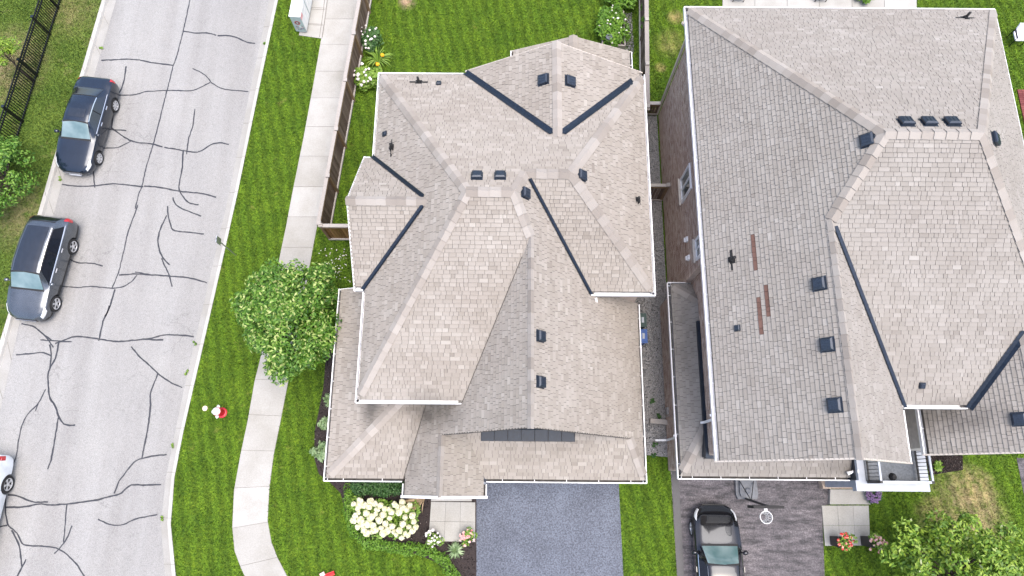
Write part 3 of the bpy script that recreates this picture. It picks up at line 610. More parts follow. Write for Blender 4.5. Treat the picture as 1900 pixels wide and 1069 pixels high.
def roof_vent(house, pos, pl, size=0.33, h=0.17, low=False):
    """a hooded box vent on a flange, its mouth down the slope"""
    a, b_, c = pl; nr = Vector((-a, -b_, 1)).normalized(); dn = Vector((-a, -b_, -(a * a + b_ * b_))).normalized(); sx = dn.cross(nr)
    fr = MB(); s2 = size * 0.62
    def T(u, v, w): return pos + sx * u + dn * v + nr * w
    fr.add([T(-s2, -s2, .02), T(s2, -s2, .02), T(s2, s2, .02), T(-s2, s2, .02), T(-s2, -s2, .034), T(s2, -s2, .034), T(s2, s2, .034), T(-s2, s2, .034)], [(3, 2, 1, 0), (4, 5, 6, 7), (0, 1, 5, 4), (1, 2, 6, 5), (2, 3, 7, 6), (3, 0, 4, 7)])
    bd = MB(); e = size * 0.5; t_ = size * 0.42
    rings = [(e * 1.0, 0.03), (e * 1.0, h * 0.45), (e * 1.08, h * 0.5), (e * 1.06, h * 0.78), (t_ * 0.92, h)]
    for (r_, w) in rings: bd.v += [tuple(T(x * r_, y * r_, w)) for x, y in ((-1, -1), (1, -1), (1, 1), (-1, 1))]
    for i in range(len(rings) - 1):
        for k in range(4): k2 = (k + 1) % 4; bd.f.append((i * 4 + k, i * 4 + k2, (i + 1) * 4 + k2, (i + 1) * 4 + k)); bd.t.append(.5)
    n = (len(rings) - 1) * 4; bd.f.append((n, n + 1, n + 2, n + 3)); bd.t.append(.5)
    for kx in (-.5, 0, .5): bd.bar(T(kx * size * .6, -t_ * .8, h + .004), T(kx * size * .6, t_ * .8, h + .004), 0.02, 0.012, tuple(nr))
    v = bd.build('roof_vent', 'vent_plastic', house, fixn=True); fr.build('flange', 'vent_plastic', v)
    return v
def stack(house, pos, pl, wing=True, r=0.05, h=0.34):
    a, b_, c = pl; nr = Vector((-a, -b_, 1)).normalized(); dn = Vector((-a, -b_, -(a * a + b_ * b_))).normalized(); sx = dn.cross(nr)
    b = MB(); b.tube([pos + Vector((0, 0, -.05)), pos + Vector((0, 0, h))], r, 10); b.tube([pos + nr * 0.02, pos + Vector((0, 0, .13))], [0.10, 0.055], 10)
    s_ = b.build('vent_stack', 'black_rubber', house, True)
    f = MB(); w = 0.13
    def T(u, v, q): return pos + sx * u + dn * v + nr * q
    f.add([T(-w, -w, .024), T(w, -w, .024), T(w, w, .024), T(-w, w, .024)], [(0, 1, 2, 3)])
    if wing: f.add([T(-.36, -.06, .026), T(.36, -.06, .026), T(.36, .04, .026), T(-.36, .04, .026)], [(0, 1, 2, 3)])
    f.build('flange', 'black_rubber', s_, fixn=True)
def wall_box(house, x0, x1, y0, y1, z0, z1, mat='mortar'):
    b = MB(); b.box(x0, x1, y0, y1, z0, z1); return b.build('wall', mat, house)

# ---- the house with the many gables
H1 = tag(empty('brick_house', (0, 4, 0)), 'house with beige shingle roof of many gables and the blue-grey driveway', 'house', 'houses')
H1.location = (0, 0, 0)
ZE, ZL = 5.8, 3.2
B_, F1, Lp, E2, F2 = pN(15.79, ZE, .5), pS(2.77, ZE, .5), pW(-5.44, ZE, .836), pE(5.12, ZE, .878), pS(6.71, ZE, .82)
E1, W1 = pE(5.0, ZL, 1.172), pW(-4.05, ZL, 1.13)
RX = (zat(E1, 0, 0) - zat(W1, 0, 0)) / (1.172 + 1.13)           # front gable ridge
LGN, LGS, YG = pN(12.10, ZE, .776), pS(6.82, ZE, .776), 9.46
RXG = 1.52; RGL, RGR = pW(-1.97, ZE, .5455), pE(5.01, ZE, .5455)
LL, FF, FS, PR = pW(-7.0, ZL, .36), pS(.17, ZL, .36), pS(.19, ZL, .5), pE(-.955, ZL, 1.13)
v1, v2, v3, v4, v5 = X3(Lp, B_, F1), X3(B_, F1, E1), X3(F1, E1, W1), X3(B_, E1, F2), X3(B_, F2, E2)
v6 = xat(F2, E1, y=6.71); v7 = xat(F1, W1, y=2.77); lr = X3(Lp, LGN, LGS); rg = X3(B_, RGL, RGR)
bl, br, fr_, fl = (-5.44, 15.79), (5.12, 15.79), (5.12, 6.71), (-5.44, 2.77)
YR = 1.76; pxr = X3(W1, PR, pS(0, 0, 1e-9))[0] if False else (zat(PR, 0, 0) - zat(W1, 0, 0)) / (2 * 1.13)
hE = xat(E1, FS, y=YR); hP = xat(PR, FS, y=YR); hP2 = xat(PR, FS, y=2.02)
wv = xat(W1, FF, y=3.1); hip_ll = (-7.0 + 2.93, 3.1)
r1 = Roof(H1, 'main', 11)
r1.face(F1, [fl, v7, v3, v2, v1], singles=0.16)
r1.face(Lp, [fl, (-5.44, 6.82), lr, (-5.44, 12.10), bl, v1])
r1.face(B_, [bl, (-1.97, 15.79), rg, (5.01, 15.79), br, v5, v4, v2, v1])
r1.face(E2, [br, fr_, v5]); r1.face(F2, [fr_, v5, v4, v6])
r1.face(E1, [v2, v3, (RX, YR), hE, (5.0, .19), (5.0, 7.05), (v6[0], 7.05), v6, v4], singles=0.03)
r1.face(W1, [v3, (RX, YR), (pxr, YR), (pxr, -.33), (-4.05, -.33), (-4.05, .17), wv, xat(F1, W1, y=3.1)], singles=0.03)
r1.face(PR, [(pxr, 2.02), (pxr, -.33), (-.955, -.33), (-.955, .19), hP2])
MX0, MX1, MY = P(892, 817, 3.95).x, P(1067, 817, 3.95).x, 1.63
r1.face(FS, [(-.955, .19), (5.0, .19), hE, (hE[0], 2.02), (MX1, 2.02), (MX1, MY), (MX0, MY), (MX0, 2.02), hP2])
r1.face(FF, [(-7.0, .17), (-4.05, .17), wv, hip_ll], singles=0.05); r1.face(LL, [(-7.0, .17), hip_ll, (-5.1, 3.1), (-5.1, 7.55), (-7.0, 7.55)])
r1.face(LGN, [(-5.77, 12.10), (-5.44, 12.10), lr, (-5.77, YG)]); r1.face(LGS, [(-5.77, 6.82), (-5.77, YG), lr, (-5.44, 6.82)])
r1.face(RGL, [(-1.97, 15.90), (-1.97, 15.79), rg, (RXG, 15.90)]); r1.face(RGR, [(RXG, 15.90), rg, (5.01, 15.79), (5.01, 15.90)])
# single-storey rear room roof
RE_L, RE_R = pW(-.21, 3.0, .40), pE(5.19, 3.0, .40); rex = 2.49
r1.face(RE_L, [(-.21, 15.5), (-.21, 18.78), (rex, 18.78), (rex, 15.5)]); r1.face(RE_R, [(rex, 15.5), (rex, 18.78), (5.19, 18.78), (5.19, 15.5)])
r1.finish()
C = r1.cap
C(V3(Lp, bl), Lp, V3(Lp, v1), B_); C(V3(Lp, fl), Lp, V3(Lp, v1), F1); C(V3(B_, v1), B_, V3(B_, v2), F1); C(V3(F1, v3), F1, V3(F1, v2), E1); C(V3(B_, v4), B_, V3(B_, v2), E1)
C(V3(B_, br), B_, V3(B_, v5), E2); C(V3(E2, fr_), E2, V3(E2, v5), F2); C(V3(B_, v4), B_, V3(B_, v5), F2); C(V3(E1, (RX, YR)), W1, V3(E1, v3), E1, w=0.12)
C(V3(RGL, (RXG, 15.9)), RGL, V3(RGL, rg), RGR, w=.18); C(V3(LGN, (-5.77, YG)), LGN, V3(LGN, lr), LGS); C(V3(W1, (pxr, -.33)), W1, V3(W1, (pxr, YR)), PR, w=.12)
C(V3(LL, (-7.0, .17)), LL, V3(LL, hip_ll), FF); C(V3(E1, (5.0, .19)), E1, V3(E1, hE), FS); C(V3(RE_L, (rex, 18.78)), RE_L, V3(RE_L, (rex, 16.2)), RE_R)
Vv = r1.valley
def along(a, c, f): return (a[0] + (c[0] - a[0]) * f, a[1] + (c[1] - a[1]) * f)
Vv(V3(B_, (-1.97, 15.79)), B_, V3(B_, along(rg, (-1.97, 15.79), .05)), RGL); Vv(V3(B_, along(rg, (5.01, 15.79), .88)), B_, V3(B_, along(rg, (5.01, 15.79), .05)), RGR)
Vv(V3(Lp, (-5.44, 12.10)), Lp, V3(Lp, along(lr, (-5.44, 12.10), .06)), LGN, .11); Vv(V3(Lp, (-5.44, 6.82)), Lp, V3(Lp, along(lr, (-5.44, 6.82), .06)), LGS, .11)
Vv(V3(F2, v6), F2, V3(F2, xat(F2, E1, y=v4[1] - .15)), E1, .10)
r1.valley(V3(W1, v7), W1, V3(W1, along(v3, v7, .12)), F1, .028, 'deck').name = 'valley_line'
r1.valley(V3(W1, (-4.05, .17)), W1, V3(W1, wv), FF, .02, 'deck').name = 'valley_line'
# gutters
gutter(H1, (-5.44, 2.77, ZE), (-5.44, 6.75, ZE), (-1, 0, 0)); gutter(H1, (-5.44, 12.15, ZE), (-5.44, 15.79, ZE), (-1, 0, 0)); gutter(H1, (-5.44, 2.77, ZE), (v7[0], 2.77, ZE), (0, -1, 0), False)
gutter(H1, (-5.44, 15.79, ZE), (-1.9, 15.79, ZE), (0, 1, 0)); gutter(H1, (5.12, 6.71, ZE), (5.12, 15.8, ZE), (1, 0, 0)); gutter(H1, (v6[0], 6.71, ZE), (5.13, 6.71, ZE), (0, -1, 0), False)
gutter(H1, (-5.77, 6.82, ZE), (-5.44, 6.82, ZE), (0, -1, 0), False); gutter(H1, (-5.77, 12.1, ZE), (-5.44, 12.1, ZE), (0, 1, 0), False)
gutter(H1, (5.0, .19, ZL), (5.0, 7.05, ZL), (1, 0, 0)); gutter(H1, (-.955, .19, ZL), (5.01, .19, ZL), (0, -1, 0)); gutter(H1, (-.955, -.33, ZL), (-.955, .10, ZL), (1, 0, 0), False)
gutter(H1, (-4.05, -.33, ZL), (-4.05, .10, ZL), (-1, 0, 0), False)
gutter(H1, (-7.0, .17, ZL), (-4.1, .17, ZL), (0, -1, 0)); gutter(H1, (-7.0, .17, ZL), (-7.0, 7.6, ZL), (-1, 0, 0)); gutter(H1, (-.21, 16.0, 3.0), (-.21, 18.8, 3.0), (-1, 0, 0)); gutter(H1, (5.19, 16.0, 3.0), (5.19, 18.8, 3.0), (1, 0, 0))
rake_board(H1, [V3(LGN, (-5.76, 12.10)), V3(LGN, (-5.76, YG)), V3(LGS, (-5.76, 6.82))], 'white_trim'); rake_board(H1, [V3(RGL, (-1.97, 15.9)), V3(RGL, (RXG, 15.9)), V3(RGR, (5.01, 15.9))])
rake_board(H1, [V3(W1, (pxr, YR + .01)), V3(W1, (RX, YR + .01)), V3(E1, (hE[0], YR + .01))], 'deck', .03, .14); rake_board(H1, [V3(RE_L, (-.21, 18.77)), V3(RE_L, (rex, 18.77)), V3(RE_R, (5.19, 18.77))])
rake_board(H1, [V3(W1, (-4.05, -.36)) - Vector((0, 0, -.05)), V3(W1, (pxr, -.36)) - Vector((0, 0, -.05)), V3(PR, (-.955, -.36)) - Vector((0, 0, -.05))], 'white_trim', .10)
rake_board(H1, [V3(LL, (-7.0, 7.56)), V3(LL, (-5.1, 7.56))], 'white_trim')
# gable face over the garage: dark panels, and the seamed metal pan below them
b = MB(); b.prism([(0, 0), (1, 0), (0, 1)], 0, 0.001) if False else None
g_ = MB(); y0 = 2.05; zt = lambda x: min(zat(W1, x, y0), zat(E1, x, y0)) - 0.18
xs = [-2.2, RX, 4.2]; g_.add([(xs[0], y0, 3.2), (xs[2], y0, 3.2), (xs[2], y0, zt(xs[2])), (xs[1], y0, zt(xs[1])), (xs[0], y0, zt(xs[0])), (xs[0], y0 + .2, 3.2), (xs[2], y0 + .2, 3.2), (xs[2], y0 + .2, zt(xs[2])), (xs[1], y0 + .2, zt(xs[1])), (xs[0], y0 + .2, zt(xs[0]))],
   [(0, 1, 2, 3, 4), (9, 8, 7, 6, 5), (0, 5, 6, 1), (1, 6, 7, 2), (2, 7, 8, 3), (3, 8, 9, 4), (4, 9, 5, 0)]); g_.build('gable_wall', 'dark_siding', H1, fixn=True)
npan = 7; pw = (MX1 - MX0) / npan
for i in range(npan):
    b = MB(); z0, z1 = zat(FS, 0, MY) + .01, zat(FS, 0, MY) + .11
    xa, xb = MX0 + i * pw + .006, MX0 + (i + 1) * pw - .006
    b.add([(xa, MY, z0), (xb, MY, z0), (xb, 2.04, z1), (xa, 2.04, z1), (xa, MY, z0 - .04), (xb, MY, z0 - .04)], [(0, 1, 2, 3), (4, 5, 1, 0)]); b.bar((xa + .012, MY, z0 + .012), (xa + .012, 2.04, z1 + .012), 0.022, 0.03)
    b.build('metal_panel', 'metal_pan', H1)
# walls, mostly under the eaves
wall_box(H1, -5.1, 4.75, 7.05, 15.45, 0, 5.68); wall_box(H1, -5.1, -2.9, 3.1, 7.05, 0, 5.68); wall_box(H1, -2.9, .2, 3.1, 7.05, 0, 4.3); wall_box(H1, .2, 4.62, 3.0, 7.05, 0, 3.3); wall_box(H1, -1.2, 4.62, .65, 3.0, 0, 3.1)
wall_box(H1, -6.6, -5.1, .6, 7.2, 0, 3.05); wall_box(H1, -5.1, -3.8, .6, 3.1, 0, 3.05); wall_box(H1, 0.1, 4.9, 15.45, 18.4, 0, 2.95); wall_box(H1, -3.8, -1.2, 1.7, 3.1, 0, 3.05)
# front door under the porch
b = MB(); b.box(-3.0, -2.0, 1.62, 1.695, .15, 2.3); dd_ = b.build('door', 'dark_siding', H1); b = MB(); b.tube([(-2.12, 1.60, 1.0), (-2.12, 1.60, 1.3)], .02); b.build('handle', 'steel', dd_)
b = MB(); b.box(-.75, 4.2, .58, .648, 0, 2.3); gd = b.build('garage_door', 'white_trim', H1)
for k in range(1, 4):
    b = MB(); b.box(-.75, 4.2, .568, .579, k * .575 - .012, k * .575 + .012); b.build('panel_joint', 'concrete_edge', gd)
for x in (-3.75, -1.25):
    b = MB(); b.box(x - .16, x + .16, -.12, .20, 0, 3.08); b.build('porch_column', 'white_trim', H1)
for (x, y, pl) in ((1009, 149, RGL), (1057, 152, RGR), (885, 328, B_), (928, 328, B_), (973, 359, E1), (1078, 326, E2), (1001, 624, E1), (1001, 709, E1)):
    roof_vent(H1, PPL(x, y, pl), pl, 0.36 if y < 300 else 0.32)
for (x, y, pl) in ((814, 156, B_), (715, 249, Lp)): roof_vent(H1, PPL(x, y, pl), pl, 0.17, 0.1)
stack(H1, PPL(777, 153, B_), B_); stack(H1, PPL(727, 275, Lp), Lp); stack(H1, PPL(1183, 373, E2), E2, False)

# ---- the neighbouring brick house
H2 = tag(empty('brick_house', (0, 0, 0)), 'larger house with patched grey shingle roof and railed balcony beside the dark driveway', 'house', 'houses')
ZE2, ZL2 = 6.9, 3.1
qL, qB, qF, qE2, qE1 = pW(6.58, ZE2, 1.0), pN(18.13, ZE2, .5655), pS(2.63, ZE2, .585), pE(18.7, ZE2, .94), pE(12.87, ZE2, 1.0)
qW2 = pW(15.01, ZE2, 1.0); X2R = 16.35; qE3 = pE(17.69, ZE2, 1.0); qxr = (6.58 + 12.87) / 2
qA, qBp, qg = X3(qL, qB, qF), X3(qB, qF, qE2), X3(qL, qF, qE1); w2t = xat(qF, qW2, x=X2R)
dL, dF, dN = pW(6.2, ZL2, .9), pS(.36, ZL2, .45), pN(8.0, ZL2, .9)
r2 = Roof(H2, 'right', 23)
r2.face(qL, [(6.58, 18.13), (6.58, .85), (qxr, .85), qg, qA], singles=0.03); r2.face(qB, [(6.58, 18.13), qA, qBp, (18.7, 18.13)])
r2.face(qF, [qA, qg, (12.87, 2.63), (15.01, 2.63), w2t, (17.69, 2.63), (18.7, 2.63), qBp], singles=0.08); r2.face(qE1, [qg, (qxr, .85), (12.87, .85), (12.87, 2.63)]); r2.face(qE2, [qBp, (18.7, 18.13), (18.7, 2.63)])
r2.face(qW2, [(13.95, 1.17), (X2R, 1.17), w2t, (15.01, 2.63), (15.01, 2.95), (13.95, 2.95)]); r2.face(qE3, [(X2R, 1.17), w2t, (17.69, 2.63), (17.69, 2.95), (18.75, 2.95), (18.75, 1.17)])
r2.face(dF, [(6.2, .36), (12.6, .36), (12.6, 1.15), (7.15, 1.15), (7.15, 2.26)]); r2.face(dL, [(6.2, .36), (7.15, 2.26), (7.15, 7.05), (6.2, 8.0)]); r2.face(dN, [(6.2, 8.0), (7.15, 7.05), (7.15, 8.0)])
pa1, pa2, pa3 = PPL(1399, 467, qL), PPL(1410, 585, qL), PPL(1417, 560, qL)
r2.finish([(pa1.x, pa1.y, .10, .62), (pa2.x, pa2.y, .09, .62), (pa3.x + .09, pa3.y + .06, .09, .58)])
C = r2.cap
C(V3(qL, (6.58, 18.13)), qL, V3(qL, qA), qB); C(V3(qL, qg), qL, V3(qL, qA), qF); C(V3(qB, qA), qB, V3(qB, qBp), qF); C(V3(qB, (18.7, 18.13)), qB, V3(qB, qBp), qE2); C(V3(qF, (18.7, 2.63)), qF, V3(qF, qBp), qE2)
C(V3(qL, (qxr, .85)), qL, V3(qL, qg), qE1, w=.13); C(V3(qW2, (X2R, 1.17)), qW2, V3(qW2, w2t), qE3); C(V3(dL, (6.2, .36)), dL, V3(dL, (7.15, 2.26)), dF); C(V3(dL, (6.2, 8.0)), dL, V3(dL, (7.15, 7.05)), dN)
r2.valley(V3(qF, (12.87, 2.63)), qF, V3(qF, (qg[0] + .12, xat(qF, qE1, x=qg[0] + .12)[1])), qE1, .11); r2.valley(V3(qF, (15.01, 2.63)), qF, V3(qF, w2t), qW2, .15)
gutter(H2, (6.58, .85, ZE2), (6.58, 18.13, ZE2), (-1, 0, 0)); gutter(H2, (6.58, 18.13, ZE2), (18.7, 18.13, ZE2), (0, 1, 0), False); gutter(H2, (18.7, 2.6, ZE2), (18.7, 18.13, ZE2), (1, 0, 0)); gutter(H2, (12.87, 2.63, ZE2), (15.0, 2.63, ZE2), (0, -1, 0), False)
gutter(H2, (12.87, .85, ZE2), (12.87, 2.55, ZE2), (1, 0, 0)); gutter(H2, (13.95, 1.17, 5.84), (13.95, 2.95, 5.84), (-1, 0, 0)); gutter(H2, (6.2, .36, ZL2), (12.6, .36, ZL2), (0, -1, 0)); gutter(H2, (6.2, .36, ZL2), (6.2, 8.0, ZL2), (-1, 0, 0)); gutter(H2, (6.2, 8.0, ZL2), (7.15, 8.0, ZL2), (0, 1, 0))
rake_board(H2, [V3(qL, (6.58, .86)), V3(qL, (qxr, .86)), V3(qE1, (12.87, .86))], 'beige_trim'); rake_board(H2, [V3(qW2, (13.95, 1.18)), V3(qW2, (X2R, 1.18)), V3(qE3, (18.75, 1.18))], 'beige_trim')
# walls of the neighbour; the side wall is laid brick by brick
wall_box(H2, 6.93, 18.3, 8.0, 17.31, 0, 6.75); wall_box(H2, 7.16, 12.5, 1.2, 8.0, 0, 6.75); wall_box(H2, 12.5, 18.3, 3.0, 8.0, 0, 6.75); wall_box(H2, 6.53, 12.45, .72, 7.8, 0, 3.05); wall_box(H2, 14.32, 18.4, 1.45, 3.0, 0, 5.7, 'sill_stone')
def gable(house, axis, pos, a0, a1, pk, z0, z1, mat='mortar', th=.2):
    """triangular wall above the eaves; axis x: spans x at y = pos, axis y: spans y at x = pos"""
    tri = [(a0, z0), (a1, z0), (pk, z1)]; b = MB(); f = (lambda a, z, o_: (a, pos + o_, z)) if axis == 'x' else (lambda a, z, o_: (pos + o_, a, z))
    b.add([f(a, z, 0) for a, z in tri] + [f(a, z, th) for a, z in tri], [(0, 1, 2), (5, 4, 3), (0, 3, 4, 1), (1, 4, 5, 2), (2, 5, 3, 0)]); b.build('gable_wall', mat, house, fixn=True)
gable(H2, 'x', 1.205, 7.0, 12.45, qxr, 6.74, 9.62); gable(H2, 'x', 1.455, 14.33, 18.37, X2R, 5.69, 7.9, 'sill_stone'); gable(H1, 'y', -5.095, 7.2, 11.72, YG, 5.67, 7.5); gable(H1, 'x', 15.24, -1.4, 4.45, RXG, 5.67, 7.3); gable(H1, 'x', 18.19, .1, 4.88, rex, 2.94, 3.8)
b = MB(); b.box(7.3, 11.9, .64, .715, 0, 2.25); gd = b.build('garage_door', 'white_trim', H2)
for k in range(1, 4):
    b = MB(); b.box(7.3, 11.9, .628, .639, k * .56 - .012, k * .56 + .012); b.build('panel_joint', 'concrete_edge', gd)
b = MB(); b.box(13.9, 14.9, 2.92, 2.99, .3, 2.4); dd_ = b.build('door', 'dark_siding', H2); b = MB(); b.tube([(14.02, 2.90, 1.2), (14.02, 2.90, 1.5)], .02); b.build('handle', 'steel', dd_)
for (x0, x1, z0, z1, yy) in ((8.8, 10.7, 4.6, 6.2, 1.19), (13.35, 14.2, 3.1, 5.1, 2.99), (15.4, 17.2, 1.0, 2.5, 1.44), (15.5, 17.1, 3.8, 5.2, 1.44)):
    b = MB(); b.box(x0 - .09, x1 + .09, yy - .06, yy, z0 - .1, z1 + .1); fw = b.build('window', 'white_trim', H2); b = MB(); b.box(x0, (x0 + x1) / 2 - .03, yy - .07, yy - .061, z0, z1); b.build('pane', 'glass', fw); b = MB(); b.box((x0 + x1) / 2 + .03, x1, yy - .07, yy - .061, z0, z1); b.build('pane', 'glass', fw)
WIN = []
def win_rect(px0, py0, px1, py1, x):
    a, b2 = PXW(px0, py0, x), PXW(px1, py1, x); return min(a.y, b2.y), max(a.y, b2.y), min(a.z, b2.z), max(a.z, b2.z)
ya, yb_ = PXW(1283, 400, 6.92).y, PXW(1283, 350, 6.92).y
WIN.append((11.35, 12.25, 3.6, 4.95)); WIN.append((8.35, 9.0, 5.2, 6.2))
def brickwork(house, x, y0, y1, z0, z1, holes, seed):
    rg_ = np.random.default_rng(seed); Ls, Hs = 0.225, 0.078; V, F, T = [], [], []
    nr = int((z1 - z0) / Hs); n = 0
    for r_ in range(nr):
        z = z0 + r_ * Hs; off = 0.11 if r_ % 2 else 0.0; y = y0 - off
        while y < y1:
            a, c = max(y0, y) + .005, min(y1, y + Ls) - .005; y += Ls
            if c - a < .02 or any(a < h[1] + .05 and c > h[0] - .05 and z < h[3] + .05 and z + Hs > h[2] - .05 for h in holes): continue
            xx = x - 0.012 - rg_.uniform(0, .006); zb, zt_ = z + .005, z + Hs - .005
            V += [(xx, a, zb), (xx, c, zb), (xx, c, zt_), (xx, a, zt_), (x, a, zb), (x, c, zb), (x, c, zt_), (x, a, zt_)]
            F += [(n, n + 3, n + 2, n + 1), (n + 3, n + 7, n + 6, n + 2), (n, n + 1, n + 5, n + 4), (n, n + 4, n + 7, n + 3), (n + 1, n + 2, n + 6, n + 5)]; T += [rg_.normal(.55, .24)] * 5; n += 8
    return stuff(npmesh('brickwork', V, F, np.clip(T, 0, 1), 'brick', house, 4))
brickwork(H2, 6.93, 8.02, 17.31, 0.02, 6.7, WIN, 3); brickwork(H2, 6.53, .74, 7.8, 0.02, 3.0, [], 5); brickwork(H2, 7.16, 1.2, 8.0, 3.4, 6.7, [], 6)
for (a, c, z0, z1) in WIN:
    b = MB(); x = 6.90
    for (ya_, yb2, za, zb) in ((a - .09, c + .09, z0 - .10, z0), (a - .09, c + .09, z1, z1 + .09), (a - .09, a, z0, z1), (c, c + .09, z0, z1), ((a + c) / 2 - .03, (a + c) / 2 + .03, z0, z1)): b.box(x - .05, x + .02, ya_, yb2, za, zb)
    f = b.build('window', 'white_trim', H2)
    for (p0, p1) in ((a, (a + c) / 2 - .03), ((a + c) / 2 + .03, c)):
        b = MB(); b.box(x - .005, x + .005, p0, p1, z0, z1); b.build('pane', 'glass', f)
    b = MB(); b.box(x - .12, x - .052, a - .14, c + .14, z0 - .20, z0 - .105); b.build('sill', 'sill_stone', f)
for (yy, zz) in ((9.55, 3.9), (8.75, 4.0)):
    b = MB(); b.box(6.84, 6.905, yy - .10, yy + .10, zz - .10, zz + .10); b.bar((6.83, yy, zz), (6.78, yy, zz - .06), .18, .02); b.build('wall_vent', 'white_trim', H2)
# downspouts
def downspout(house, pts_, mat='white_trim', w=.08): 
    b = MB()
    for a, c in zip(pts_, pts_[1:]): b.bar(a, c, w, w * .75)
    b.build('downspout', mat, house)
downspout(H2, [(6.5, 17.5, 6.78), (6.84, 17.36, 6.5), (6.84, 17.36, .1), (6.70, 17.4, .06)], 'beige_trim', .11)
downspout(H2, [(6.54, 2.35, 6.75), (7.02, 2.35, 6.45), (7.02, 2.35, 4.2), (6.95, 2.35, 4.0)]); downspout(H2, [(6.15, 1.95, 3.0), (6.44, 1.95, 2.8), (6.44, 1.95, .3), (6.0, 1.95, .2)]); downspout(H1, [(v6[0] + .2, 6.6, 5.7), (v6[0] + .25, 6.5, 5.45)])
b = MB(); b.box(7.03, 7.158, 1.13, 6.2, 3.3, 4.05); b.build('step_flashing', 'valley_metal', H2); b = MB(); b.box(7.10, 8.0, 1.08, 1.198, 3.3, 3.75); b.build('step_flashing', 'valley_metal', H2); b = MB(); b.box(12.6, 12.68, .36, 1.15, 2.95, 3.62); b.build('step_flashing', 'valley_metal', H2)
for (x, y, pl) in ((1610, 261, qL), (1680, 229, qB), (1722, 229, qB), (1765, 229, qB), (1842, 259, qE2), (1521, 527, qL), (1536, 640, qL), (1550, 752, qL), (1892, 778, qW2)): roof_vent(H2, PPL(x, y, pl), pl, 0.36)
for (x, y, pl) in ((1369, 609, qL), (1710, 715, qF)): roof_vent(H2, PPL(x, y, pl), pl, 0.17, 0.1)
stack(H2, PPL(1358, 483, qL), qL); stack(H2, PPL(1790, 34, qB), qB)
b = MB(); b.box(12.62, 12.80, .62, .74, 3.36, 3.44); cam_b = b.build('security_lamp', 'white_trim', H2); b = MB(); b.tube([(12.62, .68, 3.42), (12.42, .60, 3.36)], [.045, .075], 10); b.build('lamp_head', 'white_trim', cam_b)
# balcony over the front door
b = MB(); b.box(12.86, 15.50, 0.02, 3.0, 2.85, 3.02); b.build('balcony_floor', 'balcony_floor', H2)
for (x0, x1, y0_, y1_) in ((12.80, 13.18, .34, 1.5), (15.22, 15.53, .34, 1.5), (12.80, 15.53, -.02, .34)):
    b = MB(); b.box(x0, x1, y0_, y1_, 2.80, 3.12); b.build('balcony_ledge', 'balcony_ledge', H2)
for x in (13.27, 15.13):
    b = MB(); b.bar((x, .30, 4.05), (x, 1.6, 4.05), .07, .06); rl = b.build('railing', 'balcony_ledge', H2)
    b = MB(); b.bar((x, .30, 3.2), (x, 1.6, 3.2), .05, .05); b.build('bottom_rail', 'black_metal', rl)
    for k in range(10):
        b = MB(); yy = .36 + k * .13; b.bar((x, yy, 3.2), (x, yy, 4.03), .022, .022); b.build('baluster', 'black_metal', rl)
    b = MB(); b.box(x - .045, x + .045, .255, .345, 3.0, 4.09); b.build('newel', 'black_metal', rl)
b = MB(); b.bar((13.32, .30, 4.05), (15.08, .30, 4.05), .09, .06); rl = b.build('railing', 'balcony_ledge', H2); b = MB(); b.bar((13.32, .30, 3.2), (15.08, .30, 3.2), .05, .05); b.build('bottom_rail', 'black_metal', rl)
for k in range(13):
    b = MB(); xx = 13.42 + k * .13; b.bar((xx, .30, 3.2), (xx, .30, 4.03), .022, .022); b.build('baluster', 'black_metal', rl)
for x in (13.05, 15.28):
    b = MB(); b.box(x - .2, x + .2, .12, .5, 0, 2.8); b.build('porch_column', 'balcony_ledge', H2)
b = MB(); q = P(1656, 885, 3.03); b.lathe([(.0, .16), (.08, .17), (.13, .08), (.15, 0)], 10, (q.x, q.y, 3.02)); ball = tag(b.build('drain_cover', 'black_rubber', None), 'small black round drain cover on the balcony floor', 'drain')

# steps and paving by the doors
def slabs(name, corners, nx, ny, z, mat='paver_stone'):
    """corner pixels in order: far-left, far-right, near-right, near-left"""
    st = struct(empty(name)); a, b2, c, d = [P(*q) for q in corners]
    for i in range(nx):
        for j in range(ny):
            def at(u, v): return (a.lerp(b2, u)).lerp(d.lerp(c, u), v)
            e = .012; u0, u1, v0_, v1_ = (i) / nx, (i + 1) / nx, j / ny, (j + 1) / ny
            poly = [at(u0, v0_), at(u1, v0_), at(u1, v1_), at(u0, v1_)]; ce = sum(poly, Vector()) / 4
            poly = [ce + (q - ce) * (1 - e) for q in poly]; m_ = MB(); m_.prism([(q.x, q.y) for q in poly], 0, z + rng.uniform(0, .006)); m_.build('slab', mat, st)
    return st
slabs('front_walk', [(800, 931), (882, 932), (882, 1006), (795, 1004)], 3, 2, .04); slabs('front_step', [(801, 905), (876, 905), (876, 930), (800, 930)], 1, 1, .17, 'concrete')
slabs('front_walk', [(1524, 938), (1611, 938), (1614, 1012), (1530, 1013)], 3, 2, .04); slabs('front_step', [(1537, 908), (1605, 908), (1612, 936), (1536, 936)], 1, 1, .17, 'concrete'); slabs('front_step', [(1514, 880), (1600, 880), (1600, 907), (1521, 907)], 5, 1, .34, 'landing_brick')
slabs('patio', [(1340, -60), (1700, -60), (1700, 60), (1340, 60)], 6, 3, .05, 'concrete')

